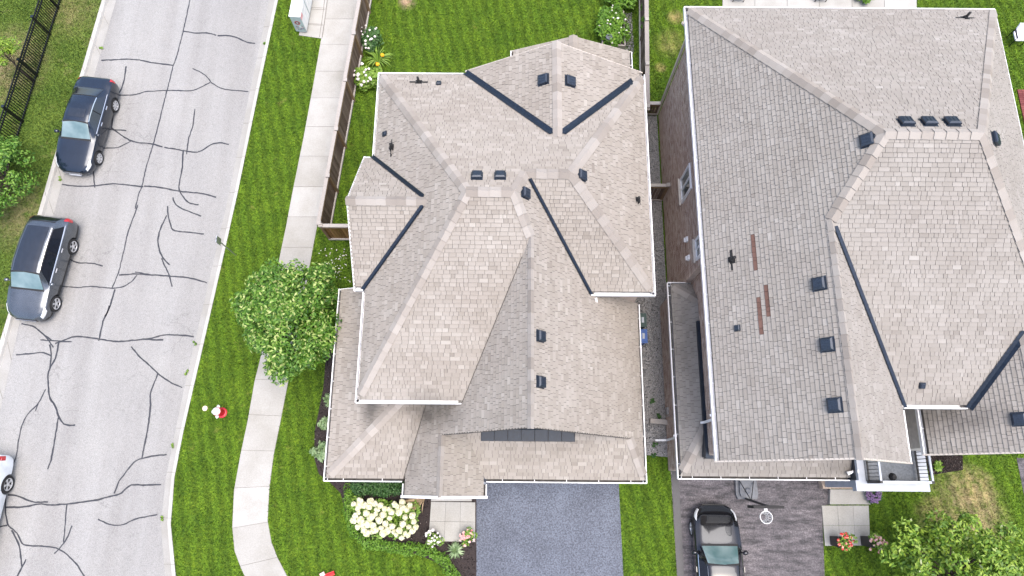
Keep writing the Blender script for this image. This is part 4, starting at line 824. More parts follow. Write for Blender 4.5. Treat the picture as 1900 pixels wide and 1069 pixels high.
# ------------------------------------------------------------------ vegetation
NR = np.random.default_rng(7)
def leaf_arrays(cent, rad, n, size, rg_, up=0.55, flat=0.75, shell=0.5, tone=(0.5, 0.2), tip=0.0):
    """n leaf blades (rhombs folded on the midrib) spread through ellipsoid clumps"""
    k = rg_.integers(0, len(cent), n); c = cent[k]; r = rad[k]
    d = rg_.normal(size=(n, 3)); d /= np.linalg.norm(d, axis=1)[:, None]; q = (shell + (1 - shell) * rg_.random(n) ** 0.6)[:, None]
    p = c + d * q * r[:, None] * np.array([1, 1, flat])
    nr = d * (1 - up) + np.array([0, 0, 1.0]) * up + rg_.normal(scale=0.35, size=(n, 3)); nr /= np.linalg.norm(nr, axis=1)[:, None]
    a = np.cross(nr, rg_.normal(size=(n, 3))); a /= np.linalg.norm(a, axis=1)[:, None]; b_ = np.cross(nr, a)
    s = size * rg_.uniform(0.65, 1.35, n)[:, None]
    v = np.stack([p - a * s, p + b_ * s * 0.42 - nr * s * 0.08, p + a * s - nr * s * 0.18, p - b_ * s * 0.42 - nr * s * 0.08], 1)
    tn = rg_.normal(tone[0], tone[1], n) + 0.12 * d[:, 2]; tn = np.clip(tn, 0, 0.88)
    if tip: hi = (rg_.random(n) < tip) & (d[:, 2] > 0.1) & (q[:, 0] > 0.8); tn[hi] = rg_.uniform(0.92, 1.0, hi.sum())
    f = np.arange(n * 4).reshape(n, 4)
    return v.reshape(-1, 3), f, tn
def leafy(name, cent, rad, n, size, mat, parent, seed=0, **kw):
    v, f, t_ = leaf_arrays(np.array(cent, float), np.array(rad, float), n, size, np.random.default_rng(seed), **kw)
    return npmesh(name, v, f, t_, mat, parent, 4)
def tree(name, label, base, crown, R3, n_clump, clump_r, n_leaf, leaf, mat, seed, tip=0.0, tone=(.5, .2), flat=.75, lobes=None, trunk_r=.11, group=None):
    rg_ = np.random.default_rng(seed); t_ = tag(empty(name, base), label, 'tree', group); bx = Vector(base); c = np.array(crown)
    cen = []
    while len(cen) < n_clump:
        d = rg_.normal(size=3); d /= np.linalg.norm(d); q = rg_.uniform(.35, 1.0) ** .5
        wob = 1 + .16 * math.sin(3 * math.atan2(d[1], d[0]) + seed) + .10 * math.sin(5 * math.atan2(d[1], d[0]) + 2 * seed)
        pnt = c + d * q * np.array(R3) * wob
        if d[2] < -.55: continue
        cen.append(pnt)
    if lobes: cen += [np.array(l) for l in lobes]
    for _ in range(n_clump // 4): a_ = rg_.uniform(0, 6.28); cen.append(c + np.array([math.cos(a_) * R3[0] * .35 * rg_.random(), math.sin(a_) * R3[1] * .35 * rg_.random(), R3[2] * rg_.uniform(.55, .9)]))
    cen = np.array(cen); rad = rg_.uniform(.6, 1.25, len(cen)) * clump_r
    b = MB(); top = Vector(crown) - bx
    b.tube([(0, 0, -.05), (top.x * .2, top.y * .2, top.z * .4), (top.x * .6, top.y * .6, top.z * .6), tuple(top * .75)], [trunk_r * 1.2, trunk_r, trunk_r * .6, trunk_r * .2], 9)
    for i in range(0, len(cen), 2):
        e = Vector(cen[i]) - bx; s0 = Vector((top.x * .45, top.y * .45, top.z * (.42 + .28 * rg_.random()))); mid_ = s0.lerp(e, .5) + Vector((0, 0, .15)); b.tube([s0, mid_, e], [trunk_r * .4, trunk_r * .24, .012], 5, False)
    b.build('trunk', 'bark', t_, True)
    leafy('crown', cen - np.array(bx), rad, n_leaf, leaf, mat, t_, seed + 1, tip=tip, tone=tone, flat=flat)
    return t_
tb = P(530, 588, 3.6)
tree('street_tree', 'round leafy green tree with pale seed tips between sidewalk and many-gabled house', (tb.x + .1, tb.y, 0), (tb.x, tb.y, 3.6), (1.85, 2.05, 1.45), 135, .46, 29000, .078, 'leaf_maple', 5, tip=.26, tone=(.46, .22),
     lobes=[P(480, 525, 3.8), P(460, 560, 3.5), P(465, 590, 3.3), P(505, 500, 3.9), P(555, 672, 3.2), P(600, 525, 3.4), P(530, 682, 3.0), P(550, 500, 3.8), P(610, 600, 3.5), P(490, 630, 3.2), P(580, 650, 3.2)])
t2 = P(1800, 1075, 3.2)
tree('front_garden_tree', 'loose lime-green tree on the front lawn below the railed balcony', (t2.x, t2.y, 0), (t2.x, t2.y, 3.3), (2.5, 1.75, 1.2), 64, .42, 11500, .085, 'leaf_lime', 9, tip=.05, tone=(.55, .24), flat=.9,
     lobes=[P(1690, 1010, 3.2), P(1680, 985, 3.2), P(1665, 1020, 3.0), P(1740, 985, 3.2), P(1760, 990, 3.4), P(1830, 995, 3.4), P(1880, 1000, 3.4), P(1700, 1050, 3.1), P(1868, 985, 3.5), P(1655, 1030, 2.9)])
t3 = P(8, 330, 1.2)
tree('verge_shrub_tree', 'dense green bushy tree beside the black metal fence', (t3.x, t3.y, 0), (t3.x - .3, t3.y, 1.3), (1.3, 2.2, 1.0), 34, .45, 5200, .075, 'leaf_maple', 13, tone=(.5, .25), trunk_r=.07)
t4 = P(-5, 88, 2.2)
tree('young_tree', 'small yellow-green young tree on the dry grass behind the black fence', (t4.x + .3, t4.y - .4, 0), (t4.x, t4.y, 2.3), (.75, .7, .7), 14, .32, 1500, .075, 'leaf_lime', 17, tone=(.7, .2), trunk_r=.05)

def shrub(name, label, cat, px, r, h, n, leaf, mat, seed, blooms=None, nb=0, br=.06, group=None, clumps=9, tone=(.55, .22), stretch=(1, 1)):
    c = P(*px); rg_ = np.random.default_rng(seed); o = tag(empty(name, c), label, cat, group); cen = []
    for _ in range(clumps):
        a, q = rg_.uniform(0, 2 * math.pi), math.sqrt(rg_.random()) * .75; cen.append((math.cos(a) * q * r * stretch[0], math.sin(a) * q * r * stretch[1], h * rg_.uniform(.4, .8)))
    leafy('foliage', cen, [r * .42] * len(cen), n, leaf, mat, o, seed + 1, tone=tone)
    for k in range(nb):
        a, q = rg_.uniform(0, 2 * math.pi), math.sqrt(rg_.random()) * .95; b = MB(); s_ = br * rg_.uniform(.7, 1.25)
        ball_mesh(b, (math.cos(a) * q * r * stretch[0], math.sin(a) * q * r * stretch[1], h * (1.02 - .35 * q * q) + .04), s_, rg_)
        b.build('bloom', blooms, o)
    return o
def ball_mesh(b, c, r, rg_, seg=7, rings=4, flat=.7):
    base = len(b.v); pr = [(0.0, 1.0)] + [(math.sin(math.pi * i / rings), math.cos(math.pi * i / rings)) for i in range(1, rings)] + [(0.0, -1.0)]
    b.v.append((c[0], c[1], c[2] + r * flat))
    for i in range(1, rings):
        for k in range(seg):
            t_ = 2 * math.pi * (k + .5 * (i % 2)) / seg; w = r * rg_.uniform(.82, 1.15); b.v.append((c[0] + w * pr[i][0] * math.cos(t_), c[1] + w * pr[i][0] * math.sin(t_), c[2] + w * flat * pr[i][1]))
    b.v.append((c[0], c[1], c[2] - r * flat)); e = len(b.v) - 1
    for k in range(seg): b.f.append((base, base + 1 + k, base + 1 + (k + 1) % seg)); b.t.append(float(rg_.random()))
    for i in range(rings - 2):
        for k in range(seg): a0 = base + 1 + i * seg; b.f.append((a0 + k, a0 + seg + k, a0 + seg + (k + 1) % seg, a0 + (k + 1) % seg)); b.t.append(float(rg_.random()))
    a0 = base + 1 + (rings - 2) * seg
    for k in range(seg): b.f.append((a0 + k, e, a0 + (k + 1) % seg)); b.t.append(float(rg_.random()))
# the white hydrangea: a low mass of leaves under round flower heads
hy = tag(empty('hydrangea', P(712, 965)), 'white hydrangea full of round flower heads in the mulch bed', 'shrub'); o0 = P(712, 965); rg_ = np.random.default_rng(31)
hx = [P(x, y, .55) - o0 for x, y in [(670, 950), (690, 960), (705, 940), (660, 935), (725, 965), (745, 950), (760, 965), (735, 985), (700, 985), (675, 970), (765, 945), (720, 945), (750, 980), (690, 945)]]
leafy('foliage', [tuple(q) for q in hx], [.36] * len(hx), 2600, .07, 'leaf_bright', hy, 32, tone=(.5, .25))
fl_px = [(657, 935), (663, 945), (660, 957), (668, 930), (655, 966), (668, 965), (676, 938), (685, 940), (680, 952), (690, 958), (672, 972), (664, 978), (683, 972), (676, 984), (692, 975), (698, 984), (687, 931), (686, 962), (703, 965), (700, 946), (706, 938), (710, 955), (715, 972), (707, 980), (718, 985), (722, 962), (714, 944), (728, 977), (730, 987), (737, 940), (743, 948), (748, 942), (740, 950), (733, 936), (755, 946), (752, 960), (765, 957), (768, 968), (748, 972), (758, 978), (765, 985), (742, 984), (752, 990), (722, 945), (696, 935), (690, 986), (736, 992), (712, 990), (665, 952), (697, 954), (727, 950), (760, 938), (772, 978), (680, 990), (746, 932), (666, 938), (745, 998), (757, 993)]
for (x, y) in fl_px:
    b = MB(); q = P(x, y, .85) - o0; ball_mesh(b, (q.x, q.y, .85 + rg_.uniform(-.08, .1)), rg_.uniform(.10, .165), rg_, 9, 6); b.build('bloom', 'bloom_white', hy)
# clipped box edging, evergreen by the wall
def hedge(name, label, line, r, n, mat, leaf, seed, h=.3):
    pl = smooth_line([P(x, y) for x, y in line], .14); o = tag(empty(name, pl[0]), label, 'hedge'); rg_ = np.random.default_rng(seed)
    cen = [(q.x - pl[0].x + rg_.normal() * .04, q.y - pl[0].y + rg_.normal() * .04, h + rg_.normal() * .03) for q in pl]; leafy('foliage', cen, [r * rg_.uniform(.85, 1.15) for _ in cen], n, leaf, mat, o, seed, tone=(.55, .24), shell=.65)
    b = MB()
    for q in pl[::3]: b.tube([(q.x - pl[0].x, q.y - pl[0].y, -.02), (q.x - pl[0].x, q.y - pl[0].y, h)], .012, 5)
    b.build('stem', 'bark', o)
hedge('box_hedge', 'low bright green clipped hedge curving along the mulch bed edge', [(651, 905), (650, 930), (648, 945), (652, 965), (660, 985), (676, 1003), (700, 1012), (740, 1016), (775, 1016), (800, 1022), (825, 1040), (842, 1060), (850, 1085)], .23, 5200, 'leaf_box', .045, 41)
hedge('yew_hedge', 'dark green low hedge against the house wall under the gutter', [(668, 903), (690, 905), (715, 906), (740, 905)], .34, 2600, 'leaf_deep', .05, 43, .4)
shrub('hosta', 'pale green hosta below the gutter corner in the side bed', 'plant', (597, 838), .38, .4, 330, .11, 'leaf_hosta', 51); shrub('hosta', 'pale green hosta halfway along the side bed', 'plant', (604, 782), .34, .35, 280, .10, 'leaf_hosta', 53); shrub('hosta', 'small pale green hosta near the tree in the side bed', 'plant', (611, 742), .25, .3, 160, .09, 'leaf_hosta', 55)
def pot(name, label, px, mat_b, seed, tall=.35, r=.26, square=False, nb=26, lm='leaf_bright', fsize=.055, spread=1.1):
    c = P(*px); o = tag(empty(name, c), label, 'planter'); rg_ = np.random.default_rng(seed); b = MB()
    if square:
        rr = [(.17, 0), (.21, tall), (.18, tall), (.17, tall - .06)]
        for (q, z) in rr: b.v += [(-q, -q, z), (q, -q, z), (q, q, z), (-q, q, z)]
        for i in range(3):
            for k in range(4): b.f.append((i * 4 + k, i * 4 + (k + 1) % 4, i * 4 + 4 + (k + 1) % 4, i * 4 + 4 + k)); b.t.append(.5)
        b.f.append((12, 13, 14, 15)); b.t.append(.5)
    else: b.lathe([(r * .7, 0), (r, tall), (r * .9, tall), (r * .85, tall - .05)], 14)
    b.build('pot', 'planter', o, not square, fixn=True)
    cen = [(rg_.normal() * r * .4, rg_.normal() * r * .4, tall + .12 + rg_.random() * .12) for _ in range(7)]; leafy('foliage', cen, [r * .6 * spread] * 7, 260, .06, lm, o, seed + 1)
    for k in range(nb):
        a, q = rg_.uniform(0, 2 * math.pi), math.sqrt(rg_.random()) * r * 1.15 * spread; b = MB(); ball_mesh(b, (math.cos(a) * q, math.sin(a) * q, tall + .32 - q * .45), fsize * rg_.uniform(.7, 1.3), rg_, 6, 4); b.build('bloom', mat_b, o)
pot('flower_pot', 'round pot of pale flowers at the mulch side of the front walk', (806, 997), 'bloom_pale', 61); pot('flower_pot', 'round pot of pink and white flowers beside the blue-grey driveway', (868, 996), 'bloom_pink', 63)
pot('flower_planter', 'tall square black planter with red flowers at the dark driveway side', (1547, 1003), 'bloom_red', 65, .9, .28, True, 24); pot('flower_planter', 'tall square black planter with coral pink flowers next to the lawn', (1604, 1003), 'bloom_pink', 67, .9, .32, True, 26, fsize=.06)
def spiky(name, label, px, n, ln, mat, seed, lean=None, cat='plant', w=.02):
    c = P(*px); o = tag(empty(name, c), label, cat); rg_ = np.random.default_rng(seed); b = MB()
    for k in range(n):
        a = rg_.uniform(0, 2 * math.pi) if lean is None else rg_.normal(lean, .45); l = ln * rg_.uniform(.6, 1.2); u = Vector((math.cos(a), math.sin(a), 0)); s_ = Vector((-u.y, u.x, 0)) * w
        pts_ = [Vector((0, 0, 0)), u * l * .35 + Vector((0, 0, l * .55)), u * l * .75 + Vector((0, 0, l * .55)), u * l + Vector((0, 0, l * .3))]
        b.add([pts_[0] - s_, pts_[0] + s_, pts_[1] + s_, pts_[1] - s_, pts_[2] + s_ * .7, pts_[2] - s_ * .7, pts_[3]], [(0, 1, 2, 3), (3, 2, 4, 5), (5, 4, 6)], float(rg_.random()))
    b.build('foliage', mat, o)
    return o
spiky('ornamental_grass', 'straw coloured dry ornamental grass beside the front step', (788, 924), 46, .85, 'straw', 71, R(205)); spiky('silver_grass', 'pale green spiky plant in the mulch near the driveway', (845, 1020), 70, .36, 'leaf_hosta', 73)
shrub('lavender', 'purple flowering bush tucked under the balcony corner', 'shrub', (1612, 918), .34, .5, 500, .05, 'leaf_deep', 75, 'bloom_purple', 90, .045)
shrub('backyard_shrub', 'dark green shrub with whitish blooms against the weathered fence', 'shrub', (688, 84), .72, .9, 2600, .06, 'leaf_deep', 77, 'bloom_pale', 16, .06, clumps=20, tone=(.65, .22))
dl = spiky('daylily', 'yellow flowering daylily clump between the fence shrubs', (703, 116), 70, .75, 'leaf_bright', 79)
for (x, y) in ((695, 114), (704, 97)):
    b = MB(); q = P(x, y, .6) - P(698, 112); ball_mesh(b, (q.x, q.y, .55), .11, np.random.default_rng(3), 6, 4); b.build('bloom', 'bloom_yellow', dl)
shrub('hydrangea_bush', 'bright lime leafed bush with white blooms beside the roof corner', 'shrub', (684, 152), .72, .8, 1500, .12, 'leaf_bright', 81, 'bloom_pale', 16, .08, clumps=20)
shrub('garden_plant', 'mass of green vegetable foliage filling the raised bed', 'plant', (1135, 62), 1.0, .75, 4200, .085, 'leaf_box', 83, 'bloom_pale', 18, .05, clumps=30, stretch=(.75, 1.3), tone=(.5, .25)); shrub('corner_bush', 'leafy green bush against the fence behind the raised bed', 'shrub', (1150, 8), .85, .8, 1300, .11, 'leaf_box', 85, clumps=12)
shrub('climbing_vine', 'green vine hanging over the fence towards the neighbour', 'vine', (1193, 55), .28, 1.5, 500, .12, 'leaf_box', 87, clumps=12, stretch=(.6, 4.5)); shrub('garden_plant', 'young light green plant in the bed by the balcony', 'plant', (1738, 866), .2, .2, 60, .11, 'leaf_bright', 89); shrub('fence_bush', 'small leafy bush at the top of the weathered fence', 'shrub', (700, -8), .4, .5, 240, .10, 'leaf_bright', 91)
for (x, y, lb) in ((1210, 745, 'weed tuft in the gravel behind the timber board'), (1215, 826, 'weed tuft in the pale gravel between the houses'), (1212, 843, 'weed tuft growing where gravel meets grass'), (1222, 772, 'weed tuft beside the timber board in the gravel'), (1214, 205, 'dry brown weed at the far end of the gravel')): shrub('weed', lb, 'weed', (x, y), .13, .12, 70, .05, 'straw' if 'brown' in lb else 'leaf_deep', int(x + y), clumps=4)

for (x, y) in ((187, 87), (492, 78), (109, 330), (360, 636), (345, 690), (319, 826), (299, 962)):
    w_ = shrub('kerb_weed', 'small weed growing from a joint of the street kerb', 'weed', (x, y), .12, .06, 45, .045, 'leaf_bright' if x % 2 else 'leaf_box', int(x * 3 + y), group='kerb weeds', clumps=4); w_.location.z = RZ + .02
# ------------------------------------------------------------------ loose ground cover
def in_poly(px, py, poly):
    c = np.zeros(len(px), bool); n = len(poly); j = n - 1
    for i in range(n):
        xi, yi, xj, yj = poly[i][0], poly[i][1], poly[j][0], poly[j][1]
        c ^= ((yi > py) != (yj > py)) & (px < (xj - xi) * (py - yi) / (yj - yi + 1e-12) + xi); j = i
    return c
def screen(x, y, z):
    vx, vy, vz = _c * x + _s * y, -_s * x + _c * y, z - CAM_H; k_ = vy * math.sin(PITCH) - vz * math.cos(PITCH)
    return CX + FPX * vx / k_, CY - FPX * (vy * math.cos(PITCH) + vz * math.sin(PITCH)) / k_
OFF = [east, ]
BLOCK = [side_poly, [tuple(q[:2]) for q in pa], [tuple(q[:2]) for q in drive1], [tuple(q[:2]) for q in drive2], [tuple(q[:2]) for q in drive3], gravel_poly, [tuple(q[:2]) for q in bed1], [tuple(q[:2]) for q in bed2],
         [(-6.6, .6), (4.8, .6), (4.8, 18.4), (-5.1, 15.4), (-5.1, 7.2), (-6.6, 7.2)], [(6.5, .7), (18.4, .7), (18.4, 17.3), (6.5, 17.3)], [tuple(P(x, y)[:2]) for x, y in ((1524, 938), (1611, 938), (1614, 1012), (1530, 1013))], [tuple(P(x, y)[:2]) for x, y in ((1514, 880), (1612, 880), (1612, 936), (1520, 936))],
         [tuple(P(x, y)[:2]) for x, y in ((1340, -60), (1700, -60), (1700, 60), (1340, 60))], [tuple(P(x, y)[:2]) for x, y in ((800, 905), (882, 905), (882, 1006), (795, 1004))]]
def blades(name, region, block, dens, mat, label, seed, hmul=1.0):
    rg_ = np.random.default_rng(seed); N = int(dens * 56 * 31); x = rg_.uniform(-28, 28, N); y = rg_.uniform(-5.5, 25.5, N)
    sx, sy = screen(x, y, 0); k = (sx > -40) & (sx < 1940) & (sy > -40) & (sy < 1110); x, y = x[k], y[k]
    k = in_poly(x, y, region)
    for b_ in block: k &= ~in_poly(x, y, b_)
    x, y = x[k], y[k]; n = len(x); a = rg_.uniform(0, 2 * math.pi, n); h = rg_.uniform(.03, .075, n) * hmul; w = rg_.uniform(.010, .024, n); ln = rg_.uniform(.1, .9, n) * h; la = rg_.uniform(0, 2 * math.pi, n)
    z0 = np.zeros(n); p0 = np.stack([x - np.cos(a) * w, y - np.sin(a) * w, z0], 1); p1 = np.stack([x + np.cos(a) * w, y + np.sin(a) * w, z0], 1); p2 = np.stack([x + np.cos(la) * ln, y + np.sin(la) * ln, h], 1)
    V = np.stack([p0, p1, p2], 1).reshape(-1, 3); o = npmesh(name, V, np.arange(n * 3).reshape(n, 3), np.clip(rg_.normal(.5, .32, n), 0, 1), mat, None, 3)
    tag(stuff(o), label, 'grass'); return o
blades('grass', east, BLOCK, 620, 'blade', 'short mown green grass of the house lawns and boulevard', 101); blades('grass', west, [], 620, 'blade_verge', 'patchy dry green grass of the verge by the black fence', 103, 1.3)
def chips(name, poly, n, size, mat, label, cat, seed, z=.015, flat=.5):
    rg_ = np.random.default_rng(seed); xs_, ys_ = [q[0] for q in poly], [q[1] for q in poly]; x = rg_.uniform(min(xs_), max(xs_), n); y = rg_.uniform(min(ys_), max(ys_), n); k = in_poly(x, y, poly); x, y = x[k], y[k]; n = len(x)
    d = rg_.normal(size=(n, 4, 3)); d /= np.linalg.norm(d, axis=2)[:, :, None]; d *= size * rg_.uniform(.5, 1.3, (n, 1, 1)) * np.array([1, 1, flat]); V = d + np.stack([x, y, np.full(n, z + size * .2)], 1)[:, None, :]
    F = (np.arange(n)[:, None, None] * 4 + np.array([[0, 1, 2], [0, 2, 3], [0, 3, 1], [1, 3, 2]])[None]).reshape(-1, 3)
    tag(stuff(npmesh(name, V.reshape(-1, 3), F, np.repeat(rg_.random(n), 4), mat, None, 3)), label, cat)
chips('gravel_stones', gravel_poly, 26000, .032, 'gravel', 'loose grey gravel filling the passage between the houses', 'gravel', 111); chips('mulch_chips', [tuple(q[:2]) for q in bed1], 16000, .035, 'mulch', 'dark bark mulch of the curved front bed', 'mulch', 113); chips('mulch_chips', [tuple(q[:2]) for q in bed2], 2500, .035, 'mulch', 'dark bark mulch of the small bed by the balcony', 'mulch', 115)
def litter(poly_px, n, seed, mat, label, size=.05):
    rg_ = np.random.default_rng(seed); V, F, T = [], [], []; a, b2, c, d = [P(*q) for q in poly_px]
    for i in range(n):
        q = a.lerp(b2, rg_.random()).lerp(d.lerp(c, rg_.random()), rg_.random()); t_ = rg_.uniform(0, 6.28); u = Vector((math.cos(t_), math.sin(t_), 0)) * size * rg_.uniform(.5, 1.3); w = Vector((-u.y, u.x, 0)) * .45; z = .06
        k = len(V); V += [(q.x - u.x, q.y - u.y, z), (q.x + w.x, q.y + w.y, z + .015), (q.x + u.x, q.y + u.y, z), (q.x - w.x, q.y - w.y, z + .01)]; F.append((k, k + 1, k + 2, k + 3)); T.append(rg_.random())
    tag(stuff(npmesh('fallen_petals', V, F, T, mat, None, 4)), label, 'petals')
litter([(590, 460), (655, 460), (655, 530), (600, 510)], 70, 5, 'bloom_pale', 'pale petals fallen on the grass by the brown fence', .04)

# ------------------------------------------------------------------ fences
def board_fence(label, A, B, posts, h, mat, side, group=None, boardw=.14, cap_w=.16, post_side=0.0, open_boards=False, capmat='fence_cap', postmat='fence_post'):
    """vertical boards between posts; A, B ground ends; posts fractions along"""
    A, B = Vector(A), Vector(B); d = (B - A); L = d.length; d.normalize(); n = Vector((-d.y, d.x, 0)) * side; o = tag(empty('board_fence', A), label, 'fence', group); rg_ = random.Random(int(L * 100))
    nb = int(L / boardw); z = Vector((0, 0, 1))
    for i in range(nb):
        c = d * ((i + .5) * L / nb) + n * rg_.uniform(-.004, .004); b = MB(); b.bar(c + z * .12, c + z * (h - .06), .022, boardw * (.86 if not open_boards else .8) , tuple(d), rg_.random()); b.build('board', mat, o)
    for f in posts:
        c = d * (f * L) + n * post_side; b = MB(); b.box(c.x - .06, c.x + .06, c.y - .06, c.y + .06, -.05, h + .02, rg_.random()); pst = b.build('post', postmat, o)
        b = MB(); b.box(c.x - .085, c.x + .085, c.y - .085, c.y + .085, h + .025, h + .085); b.build('post_cap', capmat, pst)
    e = d * L
    for (zz, w, hh, mm, off) in ((h - .01, cap_w, .045, capmat, 0), (h - .14, .05, .10, postmat, .045), (.16, .06, .11, capmat, .05)):
        b = MB(); b.bar(n * off + z * zz, e + n * off + z * zz, w, hh, (0, 0, 1), rg_.random()); b.build('rail', mm, o)
    return o
fa, fb = Vector((-8.5, 10.92, 0)), Vector((-7.32, 24.6, 0)); fl_ = (fb - fa).length
board_fence('long weathered brown board fence beside the sidewalk', fa, fb, [0.001, .165, .333, .517, .70, .885], 1.8, 'fence_grey', -1, post_side=.05)
board_fence('short orange-brown board fence from the corner post to the house', Vector((-8.45, 10.85, 0)), Vector((-5.9, 10.85, 0)), [.02], 1.75, 'fence_brown', -1)
ga, gb = P(1178, 142), P(1171, -30); gtop = P(1186, 60, 1.8)
board_fence('weathered fence with grey cap rail between the two back gardens', Vector((6.05, 16.6, 0)), Vector((6.35, 25.2, 0)), [.02, .28, .56, .84], 1.75, 'fence_grey', 1, cap_w=.2, post_side=0.0, postmat='fence_grey')
board_fence('low wooden gate panel across the gravel between the houses', Vector((4.8, 12.9, 0)), Vector((6.85, 12.9, 0)), [.97], 1.7, 'fence_grey', -1, cap_w=.14); board_fence('small wooden fence closing the far end of the gravel', Vector((4.8, 17.35, 0)), Vector((6.8, 17.35, 0)), [], 1.1, 'fence_grey', -1)
# black metal picket fence
ia, ib = P(127, -40), P(8, 340); d_ = (ib - ia); Lf = d_.length; d_.normalize(); mf = tag(empty('metal_fence', ia), 'black metal picket fence on the grass verge across the street', 'fence'); HF = 1.35
for zz in (HF - .03, HF - .20, .12):
    b = MB(); b.bar((0, 0, zz), d_ * Lf + Vector((0, 0, zz)), .05, .05); b.build('rail', 'black_metal', mf)
b = MB(); b.bar((0, 0, 0), (0, 0, HF), .032, .032); pk = b.build('picket', 'black_metal', mf)
for i in range(1, int(Lf / .135)):
    o = pk.copy(); COL.objects.link(o); o.parent = mf; o.location = d_ * (i * .135)
for px in ((112, 16), (97, 65), (69, 142), (43, 226), (20, 300)):
    c = P(*px) - ia; c = d_ * c.dot(d_); b = MB(); b.box(c.x - .045, c.x + .045, c.y - .045, c.y + .045, 0, HF + .06); ps_ = b.build('post', 'black_metal', mf); b = MB(); b.box(c.x - .06, c.x + .06, c.y - .06, c.y + .06, HF + .06, HF + .10); b.build('post_cap', 'valley_metal', ps_)

# ------------------------------------------------------------------ street furniture and garden things
def fire_hydrant():
    c = P(412, 766); o = tag(empty('fire_hydrant', c), 'red fire hydrant with white bonnet on the boulevard grass', 'hydrant'); b = MB()
    b.lathe([(.20, 0), (.20, .06), (.155, .07), (.15, .50), (.18, .51), (.18, .57)], 18); b.build('barrel', 'hydrant_red', o, False); b = MB(); b.lathe([(.165, .571), (.165, .62), (.13, .70), (.07, .76), (.03, .77), (.03, .82), (0, .82)], 16); b.build('bonnet', 'hydrant_white', o)
    for s_ in (-1, 1): b = MB(); b.lathe([(.065, .12), (.065, .24), (.05, .25), (.03, .255), (.03, .28), (0, .28)], 10, (0, 0, 0), 'y'); b.v = [(x, y * s_, z + .45) for x, y, z in b.v]; b.build('nozzle', 'hydrant_white', o, fixn=True)
    b = MB(); b.lathe([(.07, -.14), (.07, -.24), (.05, -.25), (0, -.25)], 10, (0, 0, 0), 'x'); b.v = [(x, y, z + .42) for x, y, z in b.v]; b.build('nozzle', 'hydrant_white', o, fixn=True)
    b = MB(); b.lathe([(.225, 0), (.225, .03), (.20, .045), (.1, .045)], 18); b.build('flange', 'hydrant_red', o)
fire_hydrant()
b = MB(); c = P(381, 758); b.lathe([(.11, 0), (.11, .05), (.07, .06), (.06, .045), (0, .045)], 14, tuple(c)); tag(b.build('valve_cover', 'cover_pale'), 'round pale valve cover in the grass near the hydrant', 'valve cover')
so = tag(empty('street_sign', P(438, 474)), 'thin steel street sign post at the kerb edge of the grass', 'sign'); b = MB(); b.tube([(0, 0, 0), (0, 0, 2.2)], .028, 8); b.build('post', 'steel', so); b = MB(); b.box(-.02, .02, -.15, .15, 1.75, 2.2); b.build('sign_plate', 'steel', so)
def mailbox():
    # footprint from its base on the pad; three modules in a row along the walk
    b0, b1 = P(551, 61), P(565, 60); ax = (P(580, -20) - P(565, 60)).normalized(); sx = Vector((ax.y, -ax.x, 0)); w, dp, hh = .62, .52, 1.25
    for k in range(2):
        o = tag(empty('community_mailbox', b0 + ax * (k * 1.02)), ('white community mailbox with maple leaf emblem on its end panel' if k == 0 else 'white community mailbox module behind the one with the emblem'), 'mailbox', 'mailbox modules'); L_ = 1.0
        def T(a, u, z): return sx * u + ax * a + Vector((0, 0, z))
        def bx(name, a0, a1, u0, u1, z0, z1, mat, par):
            q = MB(); q.add([T(a0, u0, z0), T(a0, u1, z0), T(a1, u1, z0), T(a1, u0, z0), T(a0, u0, z1), T(a0, u1, z1), T(a1, u1, z1), T(a1, u0, z1)], [(3, 2, 1, 0), (4, 5, 6, 7), (0, 1, 5, 4), (1, 2, 6, 5), (2, 3, 7, 6), (3, 0, 4, 7)]); return q.build(name, mat, par, fixn=True)
        bx('body', 0, L_, 0, dp, .12, hh, 'mailbox_side', o); bx('pedestal', .1, L_ - .1, .06, dp - .06, 0, .119, 'steel', o); bx('lid', -.02, L_ + .005, -.02, dp + .02, hh + .001, hh + .05, 'mailbox_white', o)
        for r_ in range(4):
            for c_ in range(3): bx('mail_door', .04 + c_ * .31, .33 + c_ * .31, dp + .001, dp + .015, .18 + r_ * .26, .42 + r_ * .26, 'mail_pink' if (r_ == 3 and c_ == 0 and k == 0) else 'mailbox_white', o)
        if k == 0:
            e = MB()
            for (ro_, ri_, mat, off) in ((.14, .105, 'mail_red', .004), (.095, .0, 'mail_dark', .004)):
                e = MB(); n = 20
                for i in range(n):
                    t_ = 2 * math.pi * i / n; e.v += [tuple(T(-off, dp / 2 + math.cos(t_) * ro_, .80 + math.sin(t_) * ro_)), tuple(T(-off, dp / 2 + math.cos(t_) * ri_, .80 + math.sin(t_) * ri_))]
                for i in range(n): j = (i + 1) % n; e.f.append((2 * i, 2 * j, 2 * j + 1, 2 * i + 1)); e.t.append(.5)
                e.build('emblem', mat, o)
            e = MB(); lf = [(0, .085), (.025, .035), (.07, .04), (.05, -.01), (.06, -.035), (.012, -.03), (.008, -.075), (-.008, -.075), (-.012, -.03), (-.06, -.035), (-.05, -.01), (-.07, .04), (-.025, .035)]
            e.add([T(-.007, dp / 2 + x * .9, .80 + y * .9) for x, y in lf], [tuple(range(len(lf)))]); e.build('emblem', 'mailbox_white', o)
            rr = random.Random(2)
            for i in range(22):
                e = MB(); u0, z0 = rr.uniform(.04, dp - .12), rr.uniform(.2, .55); e.add([T(-.005, u0, z0), T(-.005, u0 + .07, z0 + .01), T(-.005, u0 + .06, z0 + .06), T(-.005, u0 - .01, z0 + .05)], [(0, 1, 2, 3)]); e.build('poster_patch', rr.choice(['mail_dark', 'mail_pink', 'mailbox_white', 'bloom_purple']), o)
mailbox()
